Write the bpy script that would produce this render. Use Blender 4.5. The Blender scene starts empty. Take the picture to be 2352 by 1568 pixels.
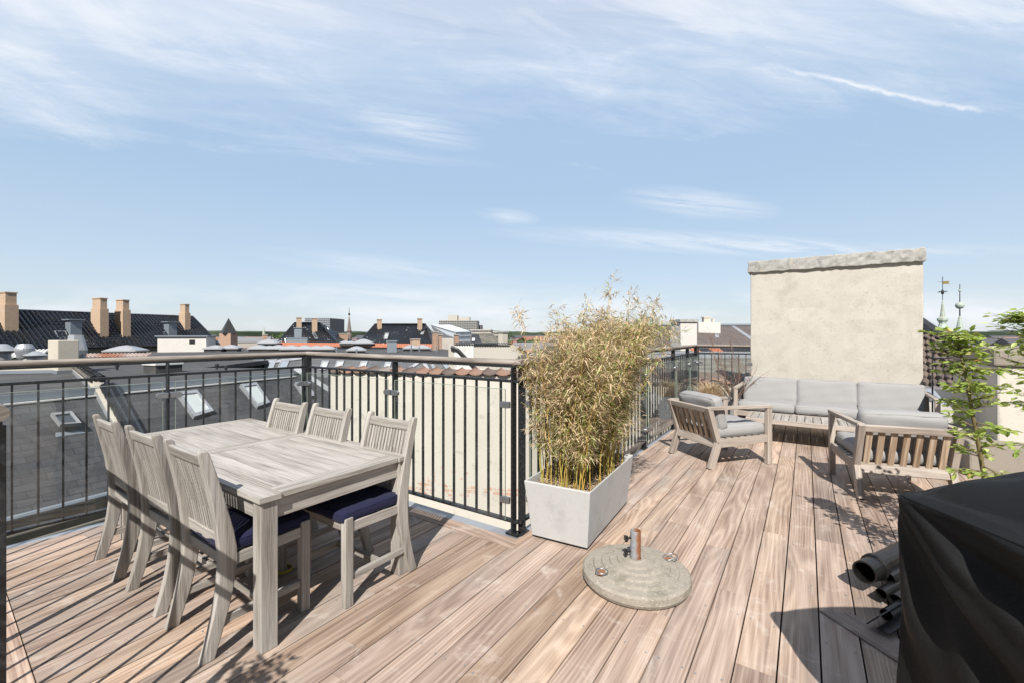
import bpy, math, random
from mathutils import Vector, Matrix
from math import sin, cos, pi, radians, atan2, sqrt
V = Vector
C = bpy.context.scene.collection
S = bpy.context.scene
rng = random.Random(7)

# ------------------------------------------------------------ camera, sky, sun
EYE = 1.5
F = 1020.0            # focal length for a 2352 wide picture
HZ = 768.0
cam_d = bpy.data.cameras.new('camera'); cam = bpy.data.objects.new('camera', cam_d); C.objects.link(cam)
cam.location = (0, 0, EYE); cam.rotation_euler = (pi/2, 0, 0)
cam_d.sensor_width = 36; cam_d.lens = F/2352*36; cam_d.shift_y = -(784-HZ)/2352
cam_d.clip_start = .05; cam_d.clip_end = 12000
S.camera = cam
SUN_EL, SUN_AZ = radians(45.5), radians(8.5)        # shadows run 8.5 degrees right of straight ahead
sun_d = bpy.data.lights.new('sun', 'SUN'); sun = bpy.data.objects.new('sun', sun_d); C.objects.link(sun)
sun_d.energy = 5.0; sun_d.angle = radians(.5); sun_d.color = (1, .955, .89)
sdir = V((-sin(SUN_AZ)*cos(SUN_EL), -cos(SUN_AZ)*cos(SUN_EL), sin(SUN_EL)))
sun.rotation_euler = sdir.to_track_quat('Z', 'Y').to_euler()
S.view_settings.view_transform = 'Standard'; S.view_settings.look = 'None'
S.view_settings.gamma = 1; S.view_settings.exposure = .62
S.cycles.max_bounces = 8; S.cycles.transparent_max_bounces = 16; S.cycles.caustics_reflective = False; S.cycles.caustics_refractive = False

class NT:
    """small helper for node trees"""
    def __init__(s, tree): s.t = tree
    def n(s, typ, ins=None, **props):
        nd = s.t.nodes.new(typ)
        for k, v in props.items(): setattr(nd, k, v)
        for k, v in (ins or {}).items():
            if isinstance(v, bpy.types.NodeSocket): s.t.links.new(v, nd.inputs[k])
            elif v is not None: nd.inputs[k].default_value = v
        return nd
    def m(s, op, a, b=None, c=None, clamp=False):
        nd = s.n('ShaderNodeMath', {0: a, 1: b, 2: c}, operation=op); nd.use_clamp = clamp
        return nd.outputs[0]
    def mix(s, f, a, b, blend='MIX'):
        nd = s.n('ShaderNodeMix', data_type='RGBA', blend_type=blend)
        for i, v in ((0, f), (6, a), (7, b)):
            if isinstance(v, bpy.types.NodeSocket): s.t.links.new(v, nd.inputs[i])
            else: nd.inputs[i].default_value = v if (i == 0 or len(v) == 4) else (*v, 1)
        return nd.outputs[2]
    def ramp(s, f, stops, interp='LINEAR'):
        nd = s.n('ShaderNodeValToRGB', {0: f}); cr = nd.color_ramp; cr.interpolation = interp
        while len(cr.elements) < len(stops): cr.elements.new(.5)
        for e, (p, c) in zip(cr.elements, stops):
            e.position = p; e.color = (c, c, c, 1) if isinstance(c, (int, float)) else (*c, 1)
        return nd.outputs[0]
    def noise(s, vec, scale=1., detail=2., rough=.5, dist=0., dims='3D', w=None):
        nd = s.n('ShaderNodeTexNoise', {'Scale': scale, 'Detail': detail, 'Roughness': rough, 'Distortion': dist}, noise_dimensions=dims)
        if vec is not None: s.t.links.new(vec, nd.inputs['Vector'])
        return nd.outputs[0]
    def xyz(s, x, y, z=0.): return s.n('ShaderNodeCombineXYZ', {0: x, 1: y, 2: z}).outputs[0]
    def sep(s, v): return s.n('ShaderNodeSeparateXYZ', {0: v}).outputs

w = bpy.data.worlds.new('World'); S.world = w; w.use_nodes = True
w.node_tree.nodes.clear(); T = NT(w.node_tree)
sky = T.n('ShaderNodeTexSky', sky_type='NISHITA'); sky.sun_disc = False
sky.sun_elevation = SUN_EL; sky.sun_rotation = pi+SUN_AZ; sky.altitude = 50; sky.air_density = 1.0; sky.dust_density = .6; sky.ozone_density = 2.5
tc = T.n('ShaderNodeTexCoord').outputs['Generated']
dx, dy, dz = T.sep(tc)
yy = T.m('MAXIMUM', dy, .05)
gx = T.m('DIVIDE', dx, yy); gz = T.m('DIVIDE', dz, yy)          # direction as slopes to the north
zc = T.m('MAXIMUM', dz, .03)
px_ = T.m('DIVIDE', dx, zc); py_ = T.m('DIVIDE', dy, zc)        # position on a high cloud layer
n1 = T.noise(T.xyz(T.m('MULTIPLY', gx, 1.5), T.m('MULTIPLY_ADD', gx, 1.0, T.m('MULTIPLY', gz, 4.2)), 3.1), 1.25, 7., .58, .9)
n2 = T.noise(T.xyz(T.m('MULTIPLY', gx, 1.), T.m('MULTIPLY_ADD', gx, .9, T.m('MULTIPLY', gz, 7.)), 9.), 3.2, 5., .65, .6)
n4 = T.noise(T.xyz(T.m('MULTIPLY', gx, 2.), T.m('MULTIPLY_ADD', gx, 2.6, T.m('MULTIPLY', gz, 22.)), 5.), 2.1, 7., .68, .9)
lowedge = T.m('SUBTRACT', gz, T.m('MULTIPLY_ADD', gx, .04, .60))
veil = T.m('MULTIPLY', T.m('MULTIPLY_ADD', T.m('ADD', lowedge, T.m('MULTIPLY_ADD', T.m('ADD', n1, n2), .34, -.34)), 3.6, .60, clamp=True), 1.)
hi = T.m('MULTIPLY_ADD', T.m('ADD', n1, T.m('MULTIPLY', n2, .25)), 2.6, -1.5, clamp=True)
hi = T.m('MULTIPLY_ADD', hi, .72, .50)
hi = T.m('MULTIPLY', hi, veil)
def wisp(cx, cz, rx, rz, slope, amp):
    global hi
    a = T.m('DIVIDE', T.m('SUBTRACT', gx, cx), rx)
    b = T.m('SUBTRACT', T.m('SUBTRACT', gz, cz), T.m('MULTIPLY', T.m('SUBTRACT', gx, cx), slope))
    b = T.m('DIVIDE', b, rz)
    d = T.m('ADD', T.m('MULTIPLY', a, a), T.m('MULTIPLY', b, b))
    k = T.m('SUBTRACT', 1., T.m('SQRT', d), clamp=True)
    k = T.m('MULTIPLY', k, T.m('MULTIPLY_ADD', n4, 3.6, -1.25, clamp=True))
    hi = T.m('ADD', hi, T.m('MULTIPLY', k, amp), clamp=True)
for a in [(-.22, .465, .17, .045, -.22, .8), (.42, .295, .2, .04, -.1, .8), (-.01, .265, .08, .022, -.1, .6), (.45, .205, .55, .03, -.05, .8),
          (-.28, .15, .35, .03, -.12, .5), (-.25, .09, .5, .03, -.04, .7), (.9, .19, .5, .02, -.0, .4), (-.3, .41, .3, .02, -.12, .35)]: wisp(*a)
# contrail
ax, az, bx, bz = .565, .607, 1.07, .497
t_ = T.m('DIVIDE', T.m('SUBTRACT', gx, ax), bx-ax)
cn = T.noise(T.xyz(gx, gz, 0.), 22., 4., .6)
off = T.m('SUBTRACT', T.m('SUBTRACT', gz, az), T.m('MULTIPLY', t_, bz-az))
off = T.m('ADD', off, T.m('MULTIPLY_ADD', cn, .022, -.011))
off = T.m('ABSOLUTE', T.m('ADD', off, T.m('MULTIPLY_ADD', T.noise(T.xyz(gx, 0., 5.), 5., 1.), .016, -.008)))
trail = T.m('SUBTRACT', 1., T.m('DIVIDE', off, .0075), clamp=True)
ends = T.m('MULTIPLY', T.m('MULTIPLY_ADD', t_, 2.5, .12, clamp=True), T.m('MULTIPLY_ADD', T.m('SUBTRACT', 1., t_), 14., 0., clamp=True))
ends = T.m('MULTIPLY', ends, T.m('MULTIPLY_ADD', t_, 14., .4, clamp=True))
hi = T.m('ADD', hi, T.m('MULTIPLY', T.m('MULTIPLY', trail, ends), T.m('MULTIPLY_ADD', cn, 1.4, .0, clamp=True)), clamp=True)
# low clouds and paleness near the horizon
n3 = T.noise(T.xyz(T.m('MULTIPLY', gx, 2.2), T.m('MULTIPLY', gz, 8.), 2.), 1.6, 6., .55, .2)
lowm = T.m('SUBTRACT', 1., T.m('DIVIDE', T.m('ABSOLUTE', T.m('SUBTRACT', gz, .045)), .075), clamp=True)
hi = T.m('MAXIMUM', hi, T.m('MULTIPLY', lowm, T.m('MULTIPLY_ADD', n3, 4.2, -1.75, clamp=True)))
hi = T.m('MULTIPLY', hi, T.m('MULTIPLY_ADD', dy, 6., -.2, clamp=True))
back = T.m('MULTIPLY_ADD', T.noise(T.xyz(px_, py_, 0.), 1.2, 5., .6), 2., -.9, clamp=True)
hi = T.m('MAXIMUM', hi, T.m('MULTIPLY', back, T.m('MULTIPLY_ADD', dy, -6., .2, clamp=True)))
grad = T.ramp(T.m('MULTIPLY_ADD', dz, 1., .1, clamp=True), [(.0, (.66, .71, .75)), (.10, (.68, .735, .78)), (.15, (.62, .71, .79)), (.25, (.53, .66, .80)), (.40, (.44, .60, .79)), (.62, (.45, .61, .83)), (.8, (.17, .29, .55)), (1., (.10, .20, .44))])
grad = T.mix(1., grad, (10., 10., 10.), 'MULTIPLY')
bk_ = T.m('MULTIPLY_ADD', dy, 2.2, .75, clamp=True); bk_ = T.m('MULTIPLY_ADD', bk_, .62, .38)  # unseen sky behind the viewer dimmed below its real brightness to cut fill
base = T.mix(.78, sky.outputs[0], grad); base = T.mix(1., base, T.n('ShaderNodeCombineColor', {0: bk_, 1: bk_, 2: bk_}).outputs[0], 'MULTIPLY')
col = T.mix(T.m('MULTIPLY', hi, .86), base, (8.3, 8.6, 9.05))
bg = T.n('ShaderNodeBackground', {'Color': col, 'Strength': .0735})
out = T.n('ShaderNodeOutputWorld', {'Surface': bg.outputs[0]})

# ------------------------------------------------------------ geometry helpers
def P(u, v, Y):
    """point seen at (u, v) of the 2352 wide photograph at depth Y"""
    return V(((u-1176)/F*Y, Y, EYE-(v-HZ)/F*Y))
def G(u, v, z=0.):
    return P(u, v, (EYE-z)*F/(v-HZ))
def onplane(u, v, p, n):
    d = V(((u-1176)/F, 1, -(v-HZ)/F)); o = V((0, 0, EYE))
    return o + d*((p-o).dot(n)/d.dot(n))
def frame_of(x, z=V((0, 0, 1))):
    x = x.normalized(); y = z.cross(x)
    if y.length < 1e-5: y = V((0, 1, 0)).cross(x)
    y.normalize(); return Matrix((x, y, x.cross(y))).transposed()
def rot(f): return atan2(-f[0], f[1])

class MB:
    def __init__(s): s.v = []; s.f = []; s.uv = []; s.r = []; s.mi = []; s.cur = 0
    def face(s, pts, uvs=None, r=0., idx=None):
        b = len(s.v); s.v += [V(p) for p in pts]; s.f.append(tuple(range(b, b+len(pts))))
        s.uv.append(uvs or [(0, 0)]*len(pts)); s.r.append(r); s.mi.append(s.cur)
    def box(s, c, size, R=None, ax=0, r=None, uvo=None):
        c = V(c); h = V(size)/2; R = R or Matrix.Identity(3); r = rng.random() if r is None else r
        o1, o2 = (rng.random()*9, rng.random()*9)
        b = len(s.v); loc = [V((sx*h.x, sy*h.y, sz*h.z)) for sx in (-1, 1) for sy in (-1, 1) for sz in (-1, 1)]
        s.v += [c+R@p for p in loc]; oth = [i for i in range(3) if i != ax]
        for q, na in (((0, 1, 3, 2), 0), ((4, 6, 7, 5), 0), ((0, 4, 5, 1), 1), ((2, 3, 7, 6), 1), ((0, 2, 6, 4), 2), ((1, 5, 7, 3), 2)):
            s.f.append(tuple(b+i for i in q)); o = [i for i in oth if i != na]
            if na == ax: s.uv.append([(loc[i][oth[0]]+o1, loc[i][oth[1]]+o2) for i in q])
            else: s.uv.append([(loc[i][ax]+o1, loc[i][o[0]]+o2+na*.37) for i in q])
            s.r.append(r); s.mi.append(s.cur)
    def bar(s, p0, p1, w, h, up=V((0, 0, 1)), r=None):
        p0 = V(p0); p1 = V(p1); R = frame_of(p1-p0, V(up)); s.box((p0+p1)/2, ((p1-p0).length, w, h), R, 0, r)
    def tube(s, path, rad, n=8, caps=True, r=None, sx=1., sy=1.):
        path = [V(p) for p in path]; r = rng.random() if r is None else r
        if not isinstance(rad, (list, tuple)): rad = [rad]*len(path)
        b = len(s.v); L = 0; o = rng.random()*5; Ls = []
        up = V((0, 0, 1)) if abs((path[-1]-path[0]).normalized().z) < .9 else V((0, 1, 0))
        for i, p in enumerate(path):
            d = path[min(i+1, len(path)-1)]-path[max(i-1, 0)]; R = frame_of(d, up)
            if i: L += (p-path[i-1]).length
            Ls.append(L)
            for k in range(n):
                a = 2*pi*k/n; s.v.append(p+R@V((0, cos(a)*rad[i]*sx, sin(a)*rad[i]*sy)))
        for i in range(len(path)-1):
            for k in range(n):
                k2 = (k+1) % n; s.f.append((b+i*n+k, b+i*n+k2, b+i*n+n+k2, b+i*n+n+k))
                c0 = 2*pi*rad[i]
                s.uv.append([(Ls[i]+o, k/n*c0+o), (Ls[i]+o, (k+1)/n*c0+o), (Ls[i+1]+o, (k+1)/n*c0+o), (Ls[i+1]+o, k/n*c0+o)]); s.r.append(r); s.mi.append(s.cur)
        if caps:
            for i, rev in ((0, True), (len(path)-1, False)):
                q = [b+i*n+k for k in range(n)]
                s.f.append(tuple(q[::-1] if rev else q)); s.uv.append([(cos(2*pi*k/n)*rad[i]+o, sin(2*pi*k/n)*rad[i]) for k in range(n)]); s.r.append(r); s.mi.append(s.cur)
    def lathe(s, prof, n=32, c=(0, 0, 0), r=0., lobes=None):
        c = V(c); b = len(s.v); L = 0
        for i, (q, z) in enumerate(prof):
            for k in range(n): a = 2*pi*k/n; s.v.append(c+V((q*cos(a), q*sin(a), z)))
        for i in range(len(prof)-1):
            L2 = L+sqrt((prof[i+1][0]-prof[i][0])**2+(prof[i+1][1]-prof[i][1])**2)
            for k in range(n):
                k2 = (k+1) % n; s.f.append((b+i*n+k, b+i*n+k2, b+i*n+n+k2, b+i*n+n+k)); m = max(prof[i][0], .01)*2*pi
                s.uv.append([(k/n*m, L), ((k+1)/n*m, L), ((k+1)/n*m, L2), (k/n*m, L2)]); s.r.append(r); s.mi.append(s.cur)
            L = L2
    def prism(s, poly, vec, r=None, along=None):
        """poly: planar loop of points, pushed along vec"""
        poly = [V(p) for p in poly]; vec = V(vec); r = rng.random() if r is None else r; n = len(poly); b = len(s.v)
        d = (along or (poly[1]-poly[0])).normalized(); e = vec.normalized().cross(d); o = rng.random()*7
        uvp = [(p.dot(d)+o, p.dot(e)+o) for p in poly]
        s.v += poly+[p+vec for p in poly]; h = vec.length
        s.f.append(tuple(b+i for i in range(n))[::-1]); s.uv.append(uvp[::-1]); s.f.append(tuple(b+n+i for i in range(n))); s.uv.append(uvp)
        for i in range(n):
            j = (i+1) % n; s.f.append((b+i, b+j, b+n+j, b+n+i)); al = abs((poly[j]-poly[i]).normalized().dot(d)) > .5
            if al: s.uv.append([(uvp[i][0], o), (uvp[j][0], o), (uvp[j][0], o+h), (uvp[i][0], o+h)])
            else: s.uv.append([(o, uvp[i][1]), (o, uvp[j][1]), (o+h, uvp[j][1]), (o+h, uvp[i][1])])
        s.r += [r]*(n+2); s.mi += [s.cur]*(n+2)
    def quadgrid(s, fn, nu, nv, r=0.):
        """surface fn(i/nu, j/nv) -> point, uv"""
        b = len(s.v); U = []
        for j in range(nv+1):
            for i in range(nu+1):
                p, q = fn(i/nu, j/nv); s.v.append(V(p)); U.append(q)
        for j in range(nv):
            for i in range(nu):
                q = (j*(nu+1)+i, j*(nu+1)+i+1, (j+1)*(nu+1)+i+1, (j+1)*(nu+1)+i)
                s.f.append(tuple(b+k for k in q)); s.uv.append([U[k] for k in q]); s.r.append(r); s.mi.append(s.cur)
    def build(s, name, mat, parent=None, bevel=0., smooth=False, local=False, seg=2, weld=False):
        me = bpy.data.meshes.new(name); o = bpy.data.objects.new(name, me)
        org = V((0, 0, 0))
        if not local:
            if parent is None:
                xs = [p.x for p in s.v]; ys = [p.y for p in s.v]; zs = [p.z for p in s.v]
                org = V(((min(xs)+max(xs))/2, (min(ys)+max(ys))/2, min(zs))); o.location = org
            else:
                q = parent
                while q: org = org+V(q.location); q = q.parent
        me.from_pydata([p-org for p in s.v], [], s.f)
        ul = me.uv_layers.new(name='UVMap'); flat = []
        for q in s.uv:
            for t in q: flat += [t[0], t[1]]
        ul.data.foreach_set('uv', flat)
        at = me.attributes.new('rnd', 'FLOAT', 'FACE'); at.data.foreach_set('value', s.r)
        for m_ in (mat if isinstance(mat, (list, tuple)) else [mat]): me.materials.append(m_)
        if any(s.mi): me.polygons.foreach_set('material_index', s.mi)
        if smooth: me.polygons.foreach_set('use_smooth', [True]*len(me.polygons))
        me.update(); C.objects.link(o)
        if parent: o.parent = parent
        if weld:
            md = o.modifiers.new('weld', 'WELD'); md.merge_threshold = .0004
        if bevel:
            md = o.modifiers.new('bevel', 'BEVEL'); md.width = bevel; md.segments = seg; md.limit_method = 'ANGLE'; md.angle_limit = radians(40)
        return o

def tag(o, label, cat, group=None):
    o['label'] = label; o['category'] = cat
    if group: o['group'] = group
    return o
def struct(o, kind='structure'): o['kind'] = kind; return o
def thing(name, label, cat, loc=(0, 0, 0), rz=0., group=None):
    o = bpy.data.objects.new(name, None); C.objects.link(o); o.location = loc; o.rotation_euler = (0, 0, rz); o.empty_display_size = .1
    return tag(o, label, cat, group)
def copy_tree(o, parent=None):
    c = o.copy(); C.objects.link(c)
    if parent: c.parent = parent
    for ch in list(o.children): copy_tree(ch, c)
    return c

# ------------------------------------------------------------ materials
MATS = {}
def newmat(name, rough=.6, **kw):
    m = bpy.data.materials.new(name); m.use_nodes = True; t = m.node_tree; t.nodes.clear(); n = NT(t)
    b = n.n('ShaderNodeBsdfPrincipled', {'Roughness': rough}); o = n.n('ShaderNodeOutputMaterial', {'Surface': b.outputs[0]})
    for k, v in kw.items(): b.inputs[k.replace('_', ' ')].default_value = v
    MATS[name] = m; return m, n, b
def link(n, sock, b, name): n.t.links.new(sock, b.inputs[name])
def bump(n, b, h, strength=.3, dist=.01):
    bp = n.n('ShaderNodeBump', {'Strength': strength, 'Distance': dist, 'Height': h}); link(n, bp.outputs[0], b, 'Normal')
K_ = .82
def kk(c): return tuple(x*K_ for x in c) if c else c
def plain(name, col, rough=.6, var=.12, scale=6., bmp=.0, metal=0., spec=None, coord='Object', dark=None, dscale=2.):
    col = kk(col); dark = kk(dark)
    m, n, b = newmat(name, rough, Metallic=metal)
    tcn = n.n('ShaderNodeTexCoord').outputs[coord]
    nz = n.noise(tcn, scale, 5., .6)
    c = n.mix(nz, tuple(x*(1-var) for x in col), tuple(min(1, x*(1+var)) for x in col))
    if dark:
        k = n.ramp(n.noise(tcn, dscale, 6., .65), [(.5, 0.), (.68, 1.)]); c = n.mix(k, c, dark)
    link(n, c, b, 'Base Color')
    if spec is not None: b.inputs['Specular IOR Level'].default_value = spec
    if bmp: bump(n, b, n.noise(tcn, scale*8, 4., .7), bmp, .01)
    return m
def wood(name, dark, mid, light, grey=None, rings=70., rs=(.8, 6.), fib=(4., 220.), ringamt=.6, rough=.62, rv=.35, bmp=.25, stain=0., greyamt=.5, whiten=0., tint=False):
    dark, mid, light, grey = kk(dark), kk(mid), kk(light), kk(grey)
    m, n, b = newmat(name, rough)
    uv = n.sep(n.n('ShaderNodeUVMap', uv_map='UVMap').outputs[0]); u, v = uv[0], uv[1]
    r = n.n('ShaderNodeAttribute', attribute_name='rnd').outputs['Fac']
    vec = n.xyz(n.m('MULTIPLY_ADD', u, rs[0], n.m('MULTIPLY', r, 57.)), n.m('MULTIPLY', v, rs[1]), n.m('MULTIPLY', r, 31.))
    q = n.noise(vec, 1., 2.5, .45, .35)
    q = n.m('ADD', q, n.m('MULTIPLY', v, n.m('MULTIPLY_ADD', r, 3.4, .2)))
    ring = n.m('MULTIPLY_ADD', n.m('SINE', n.m('MULTIPLY', q, rings)), .5, .5)
    ring = n.m('POWER', ring, 1.6)
    fb = n.noise(n.xyz(n.m('MULTIPLY', u, fib[0]), n.m('MULTIPLY', v, fib[1]), n.m('MULTIPLY', r, 11.)), 1., 4., .7)
    bl = n.noise(n.xyz(n.m('MULTIPLY_ADD', u, 1.3, n.m('MULTIPLY', r, 13.)), n.m('MULTIPLY', v, 9.), 4.), 1., 3., .5)
    f = n.m('MULTIPLY_ADD', ring, ringamt, n.m('MULTIPLY_ADD', fb, 1.1-ringamt, n.m('MULTIPLY_ADD', bl, .9, -.62)))
    c = n.ramp(f, [(.03, dark), (.42, mid), (.82, light)])
    if tint: c = n.mix(1., c, n.mix(n.m('FRACT', n.m('MULTIPLY', r, 5.13)), (1.04, .99, .93), (1.0, .985, 1.02)), 'MULTIPLY')
    br = n.m('MULTIPLY_ADD', n.m('FRACT', n.m('MULTIPLY', r, 7.31)), rv, 1-rv*.5)
    c = n.mix(1., c, n.n('ShaderNodeCombineColor', {0: br, 1: br, 2: br}).outputs[0], 'MULTIPLY')
    if grey:
        g = n.noise(n.xyz(n.m('MULTIPLY_ADD', u, .7, n.m('MULTIPLY', r, 91.)), n.m('MULTIPLY', v, 2.5), 0.), 1., 4., .6)
        g = n.m('MULTIPLY_ADD', g, 3., -1.2+greyamt*.5, clamp=True)
        g = n.m('MULTIPLY', g, n.m('FRACT', n.m('MULTIPLY', r, 3.77)))
        c = n.mix(n.m('MULTIPLY', g, .85), c, n.mix(f, tuple(x*.62 for x in grey), tuple(x*1.2 for x in grey)))
    if whiten:
        wn = n.noise(n.n('ShaderNodeTexCoord').outputs['Object'], 5., 6., .72, .4)
        c = n.mix(n.m('MULTIPLY', n.ramp(wn, [(.56, 0.), (.78, 1.)]), whiten), c, (.62, .56, .5))
    if stain:
        st = n.noise(n.xyz(n.m('MULTIPLY', u, 2.), n.m('MULTIPLY', v, 42.), r), 1., 5., .7)
        c = n.mix(n.m('MULTIPLY', n.ramp(st, [(.53, 0.), (.7, 1.)]), stain), c, tuple(x*.5 for x in dark))
    link(n, c, b, 'Base Color'); bump(n, b, n.m('ADD', fb, n.m('MULTIPLY', ring, .4)), bmp, .002)
    b.inputs['Specular IOR Level'].default_value = .3
    return m
M = {}
M['deck'] = wood('deck_wood', (.20, .13, .095), (.445, .338, .262), (.64, .525, .425), grey=(.37, .33, .30), rings=80., rs=(.38, 3.2), ringamt=.20, fib=(1.5, 115.), rv=.50, whiten=.6, greyamt=.35, tint=True)
M['teak'] = wood('weathered_teak', (.17, .148, .125), (.42, .39, .355), (.60, .57, .53), rings=60., rs=(.5, 9.), ringamt=.12, fib=(5., 230.), rv=.2, stain=.55, bmp=.5)
M['tabletop'] = wood('weathered_tabletop', (.19, .165, .14), (.45, .42, .38), (.60, .57, .53), rings=70., rs=(.45, 7.), ringamt=.12, fib=(3.5, 150.), rv=.14, stain=.55, bmp=.5)
M['lounge'] = wood('pale_teak', (.22, .18, .15), (.43, .37, .32), (.57, .51, .45), rings=70., rs=(.5, 8.), ringamt=.18, rv=.2, stain=.2)
M['slat'] = wood('warm_teak', (.24, .16, .10), (.50, .38, .275), (.64, .52, .40), rings=40., rs=(.7, 8.), ringamt=.35, rv=.25, stain=.25)
M['rail_wood'] = wood('handrail_wood', (.14, .115, .095), (.34, .295, .255), (.5, .46, .415), rings=30., rs=(.8, 9.), ringamt=.2, fib=(6., 160.), rv=.1, stain=.7)
M['steel'] = plain('dark_painted_steel', (.015, .017, .020), .40, .25, 30., .15, dark=(.05, .05, .05), dscale=60.)
M['clamp'] = plain('brushed_steel', (.42, .43, .45), .35, .1, 20., metal=.85)
M['zinc'] = plain('zinc_sheet', (.42, .44, .47), .42, .12, 3., .05, metal=.35, dark=(.3, .31, .33))
M['zinc_dull'] = plain('dull_zinc', (.25, .29, .33), .55, .1, 3., metal=.3)
M['black_gap'] = plain('gap_black', (.012, .012, .013), .8)
def fabric(name, col, wv=900., rough=.9, var=.16):
    m, n, b = newmat(name, rough); tco = n.n('ShaderNodeTexCoord').outputs['Object']
    a = n.noise(tco, 260., 2., .6); b2 = n.noise(tco, 3., 3., .5)
    c = n.mix(a, tuple(x*(1-var) for x in col), tuple(x*(1+var) for x in col)); c = n.mix(n.m('MULTIPLY', b2, .25), c, tuple(x*.8 for x in col))
    link(n, c, b, 'Base Color'); bump(n, b, n.m('MULTIPLY_ADD', b2, 6., a), .25, .002); b.inputs['Sheen Weight'].default_value = .05; b.inputs['Specular IOR Level'].default_value = .15
    return m
M['grey_fabric'] = fabric('grey_outdoor_fabric', (.285, .282, .28))
M['navy'] = fabric('navy_fabric', (.015, .016, .046))
M['red_tag'] = plain('red_label', (.45, .04, .04), .7)
# glass pane: thin, sees through, mirrors a little
def glassmat(name, tint, refl=1.45, dirt=.06, rough=.02):
    m = bpy.data.materials.new(name); m.use_nodes = True; t = m.node_tree; t.nodes.clear(); n = NT(t)
    tr = n.n('ShaderNodeBsdfTransparent', {'Color': (*tint, 1)}); gl = n.n('ShaderNodeBsdfGlossy', {'Color': (.9, .95, 1, 1), 'Roughness': rough})
    ge = n.n('ShaderNodeNewGeometry'); cs = n.m('ABSOLUTE', n.n('ShaderNodeVectorMath', {0: ge.outputs['Normal'], 1: ge.outputs['Incoming']}, operation='DOT_PRODUCT').outputs['Value'])
    frs = n.m('MULTIPLY_ADD', n.m('POWER', n.m('SUBTRACT', 1., cs, clamp=True), 5.), .9, (refl-1)*.1, clamp=True); df = n.n('ShaderNodeBsdfDiffuse', {'Color': (.6, .6, .58, 1)})
    mx = n.n('ShaderNodeMixShader', {0: frs, 1: tr.outputs[0], 2: gl.outputs[0]})
    nz = n.ramp(n.noise(n.n('ShaderNodeTexCoord').outputs['Object'], 3., 6., .7, 1.), [(.42, .15), (.7, 1.)])
    mx2 = n.n('ShaderNodeMixShader', {0: n.m('MULTIPLY', nz, dirt), 1: mx.outputs[0], 2: df.outputs[0]})
    n.n('ShaderNodeOutputMaterial', {'Surface': mx2.outputs[0]}); return m
M['glass'] = glassmat('railing_glass', (.975, .985, .98), 1.36, .03)
def concrete_like(name, col, var, scale, dark, dscale, damt, bmp=.3, rough=.85, speck=None, streak=None):
    col = kk(col); dark = kk(dark)
    m, n, b = newmat(name, rough); tco = n.n('ShaderNodeTexCoord').outputs['Object']
    c = n.mix(n.noise(tco, scale, 6., .65), tuple(x*(1-var) for x in col), tuple(min(1, x*(1+var)) for x in col))
    k = n.ramp(n.noise(tco, dscale, 8., .7), [(.5, 0.), (.72, 1.)]); c = n.mix(n.m('MULTIPLY', k, damt), c, dark)
    if speck:
        s2 = n.ramp(n.noise(tco, speck[0], 3., .6), [(.60, 0.), (.68, 1.)]); c = n.mix(n.m('MULTIPLY', s2, speck[2]), c, speck[1])
    if streak:
        sp = n.sep(tco); vv = n.xyz(n.m('MULTIPLY', sp[0], 6.), n.m('MULTIPLY', sp[1], 6.), n.m('MULTIPLY', sp[2], .7))
        s3 = n.ramp(n.noise(vv, 1., 5., .6), [(.52, 0.), (.75, 1.)]); c = n.mix(n.m('MULTIPLY', s3, streak[1]), c, streak[0])
    link(n, c, b, 'Base Color'); bump(n, b, n.noise(tco, 60., 5., .7), bmp, .006); b.inputs['Specular IOR Level'].default_value = .2
    return m
M['render'] = concrete_like('chimney_render', (.57, .535, .475), .08, 2.5, (.37, .33, .27), 4., .45, .35, speck=(38., (.27, .245, .2), .55), streak=((.42, .385, .33), .6))
M['capstone'] = concrete_like('capping_mortar', (.43, .42, .395), .3, 9., (.17, .165, .155), 8., .8, .4, speck=(14., (.5, .44, .33), .6))
M['cream_wall'] = concrete_like('cream_render', (.6, .555, .47), .05, 2., (.45, .41, .35), 3., .35, .2, speck=(9., (.40, .37, .33), .35), streak=((.48, .44, .37), .35))
M['grey_wall'] = concrete_like('grey_render', (.33, .295, .25), .12, 3., (.2, .18, .155), 2.5, .6, .4, speck=(22., (.2, .18, .16), .4))
M['planter'] = concrete_like('fibre_concrete', (.53, .535, .53), .09, 1.6, (.34, .345, .345), 3.0, .8, .12, .75, speck=(30., (.34, .33, .31), .35), streak=((.38, .375, .36), .5))
M['footing'] = concrete_like('washed_concrete', (.36, .325, .275), .3, 16., (.20, .185, .135), 10., .8, 1., .95, speck=(90., (.60, .56, .5), .6))
M['bitumen'] = plain('roofing_felt', (.062, .062, .064), .9, .35, 1.2, .4, dark=(.11, .105, .1), dscale=.7)
M['cover'] = plain('black_cover_fabric', (.005, .005, .0053), .6, .6, 200., .4, spec=.25, dark=(.016, .016, .015), dscale=240.)
M['black_plastic'] = plain('black_plastic', (.007, .007, .007), .36, .5, 30., .1)
M['white'] = plain('white_paint', (.7, .7, .69), .6, .08, 5., dark=(.5, .48, .45))
M['red_roof_strip'] = plain('red_clay_tile', (.48, .17, .09), .7, .3, 8., dark=(.3, .2, .15), dscale=5.)
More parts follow.
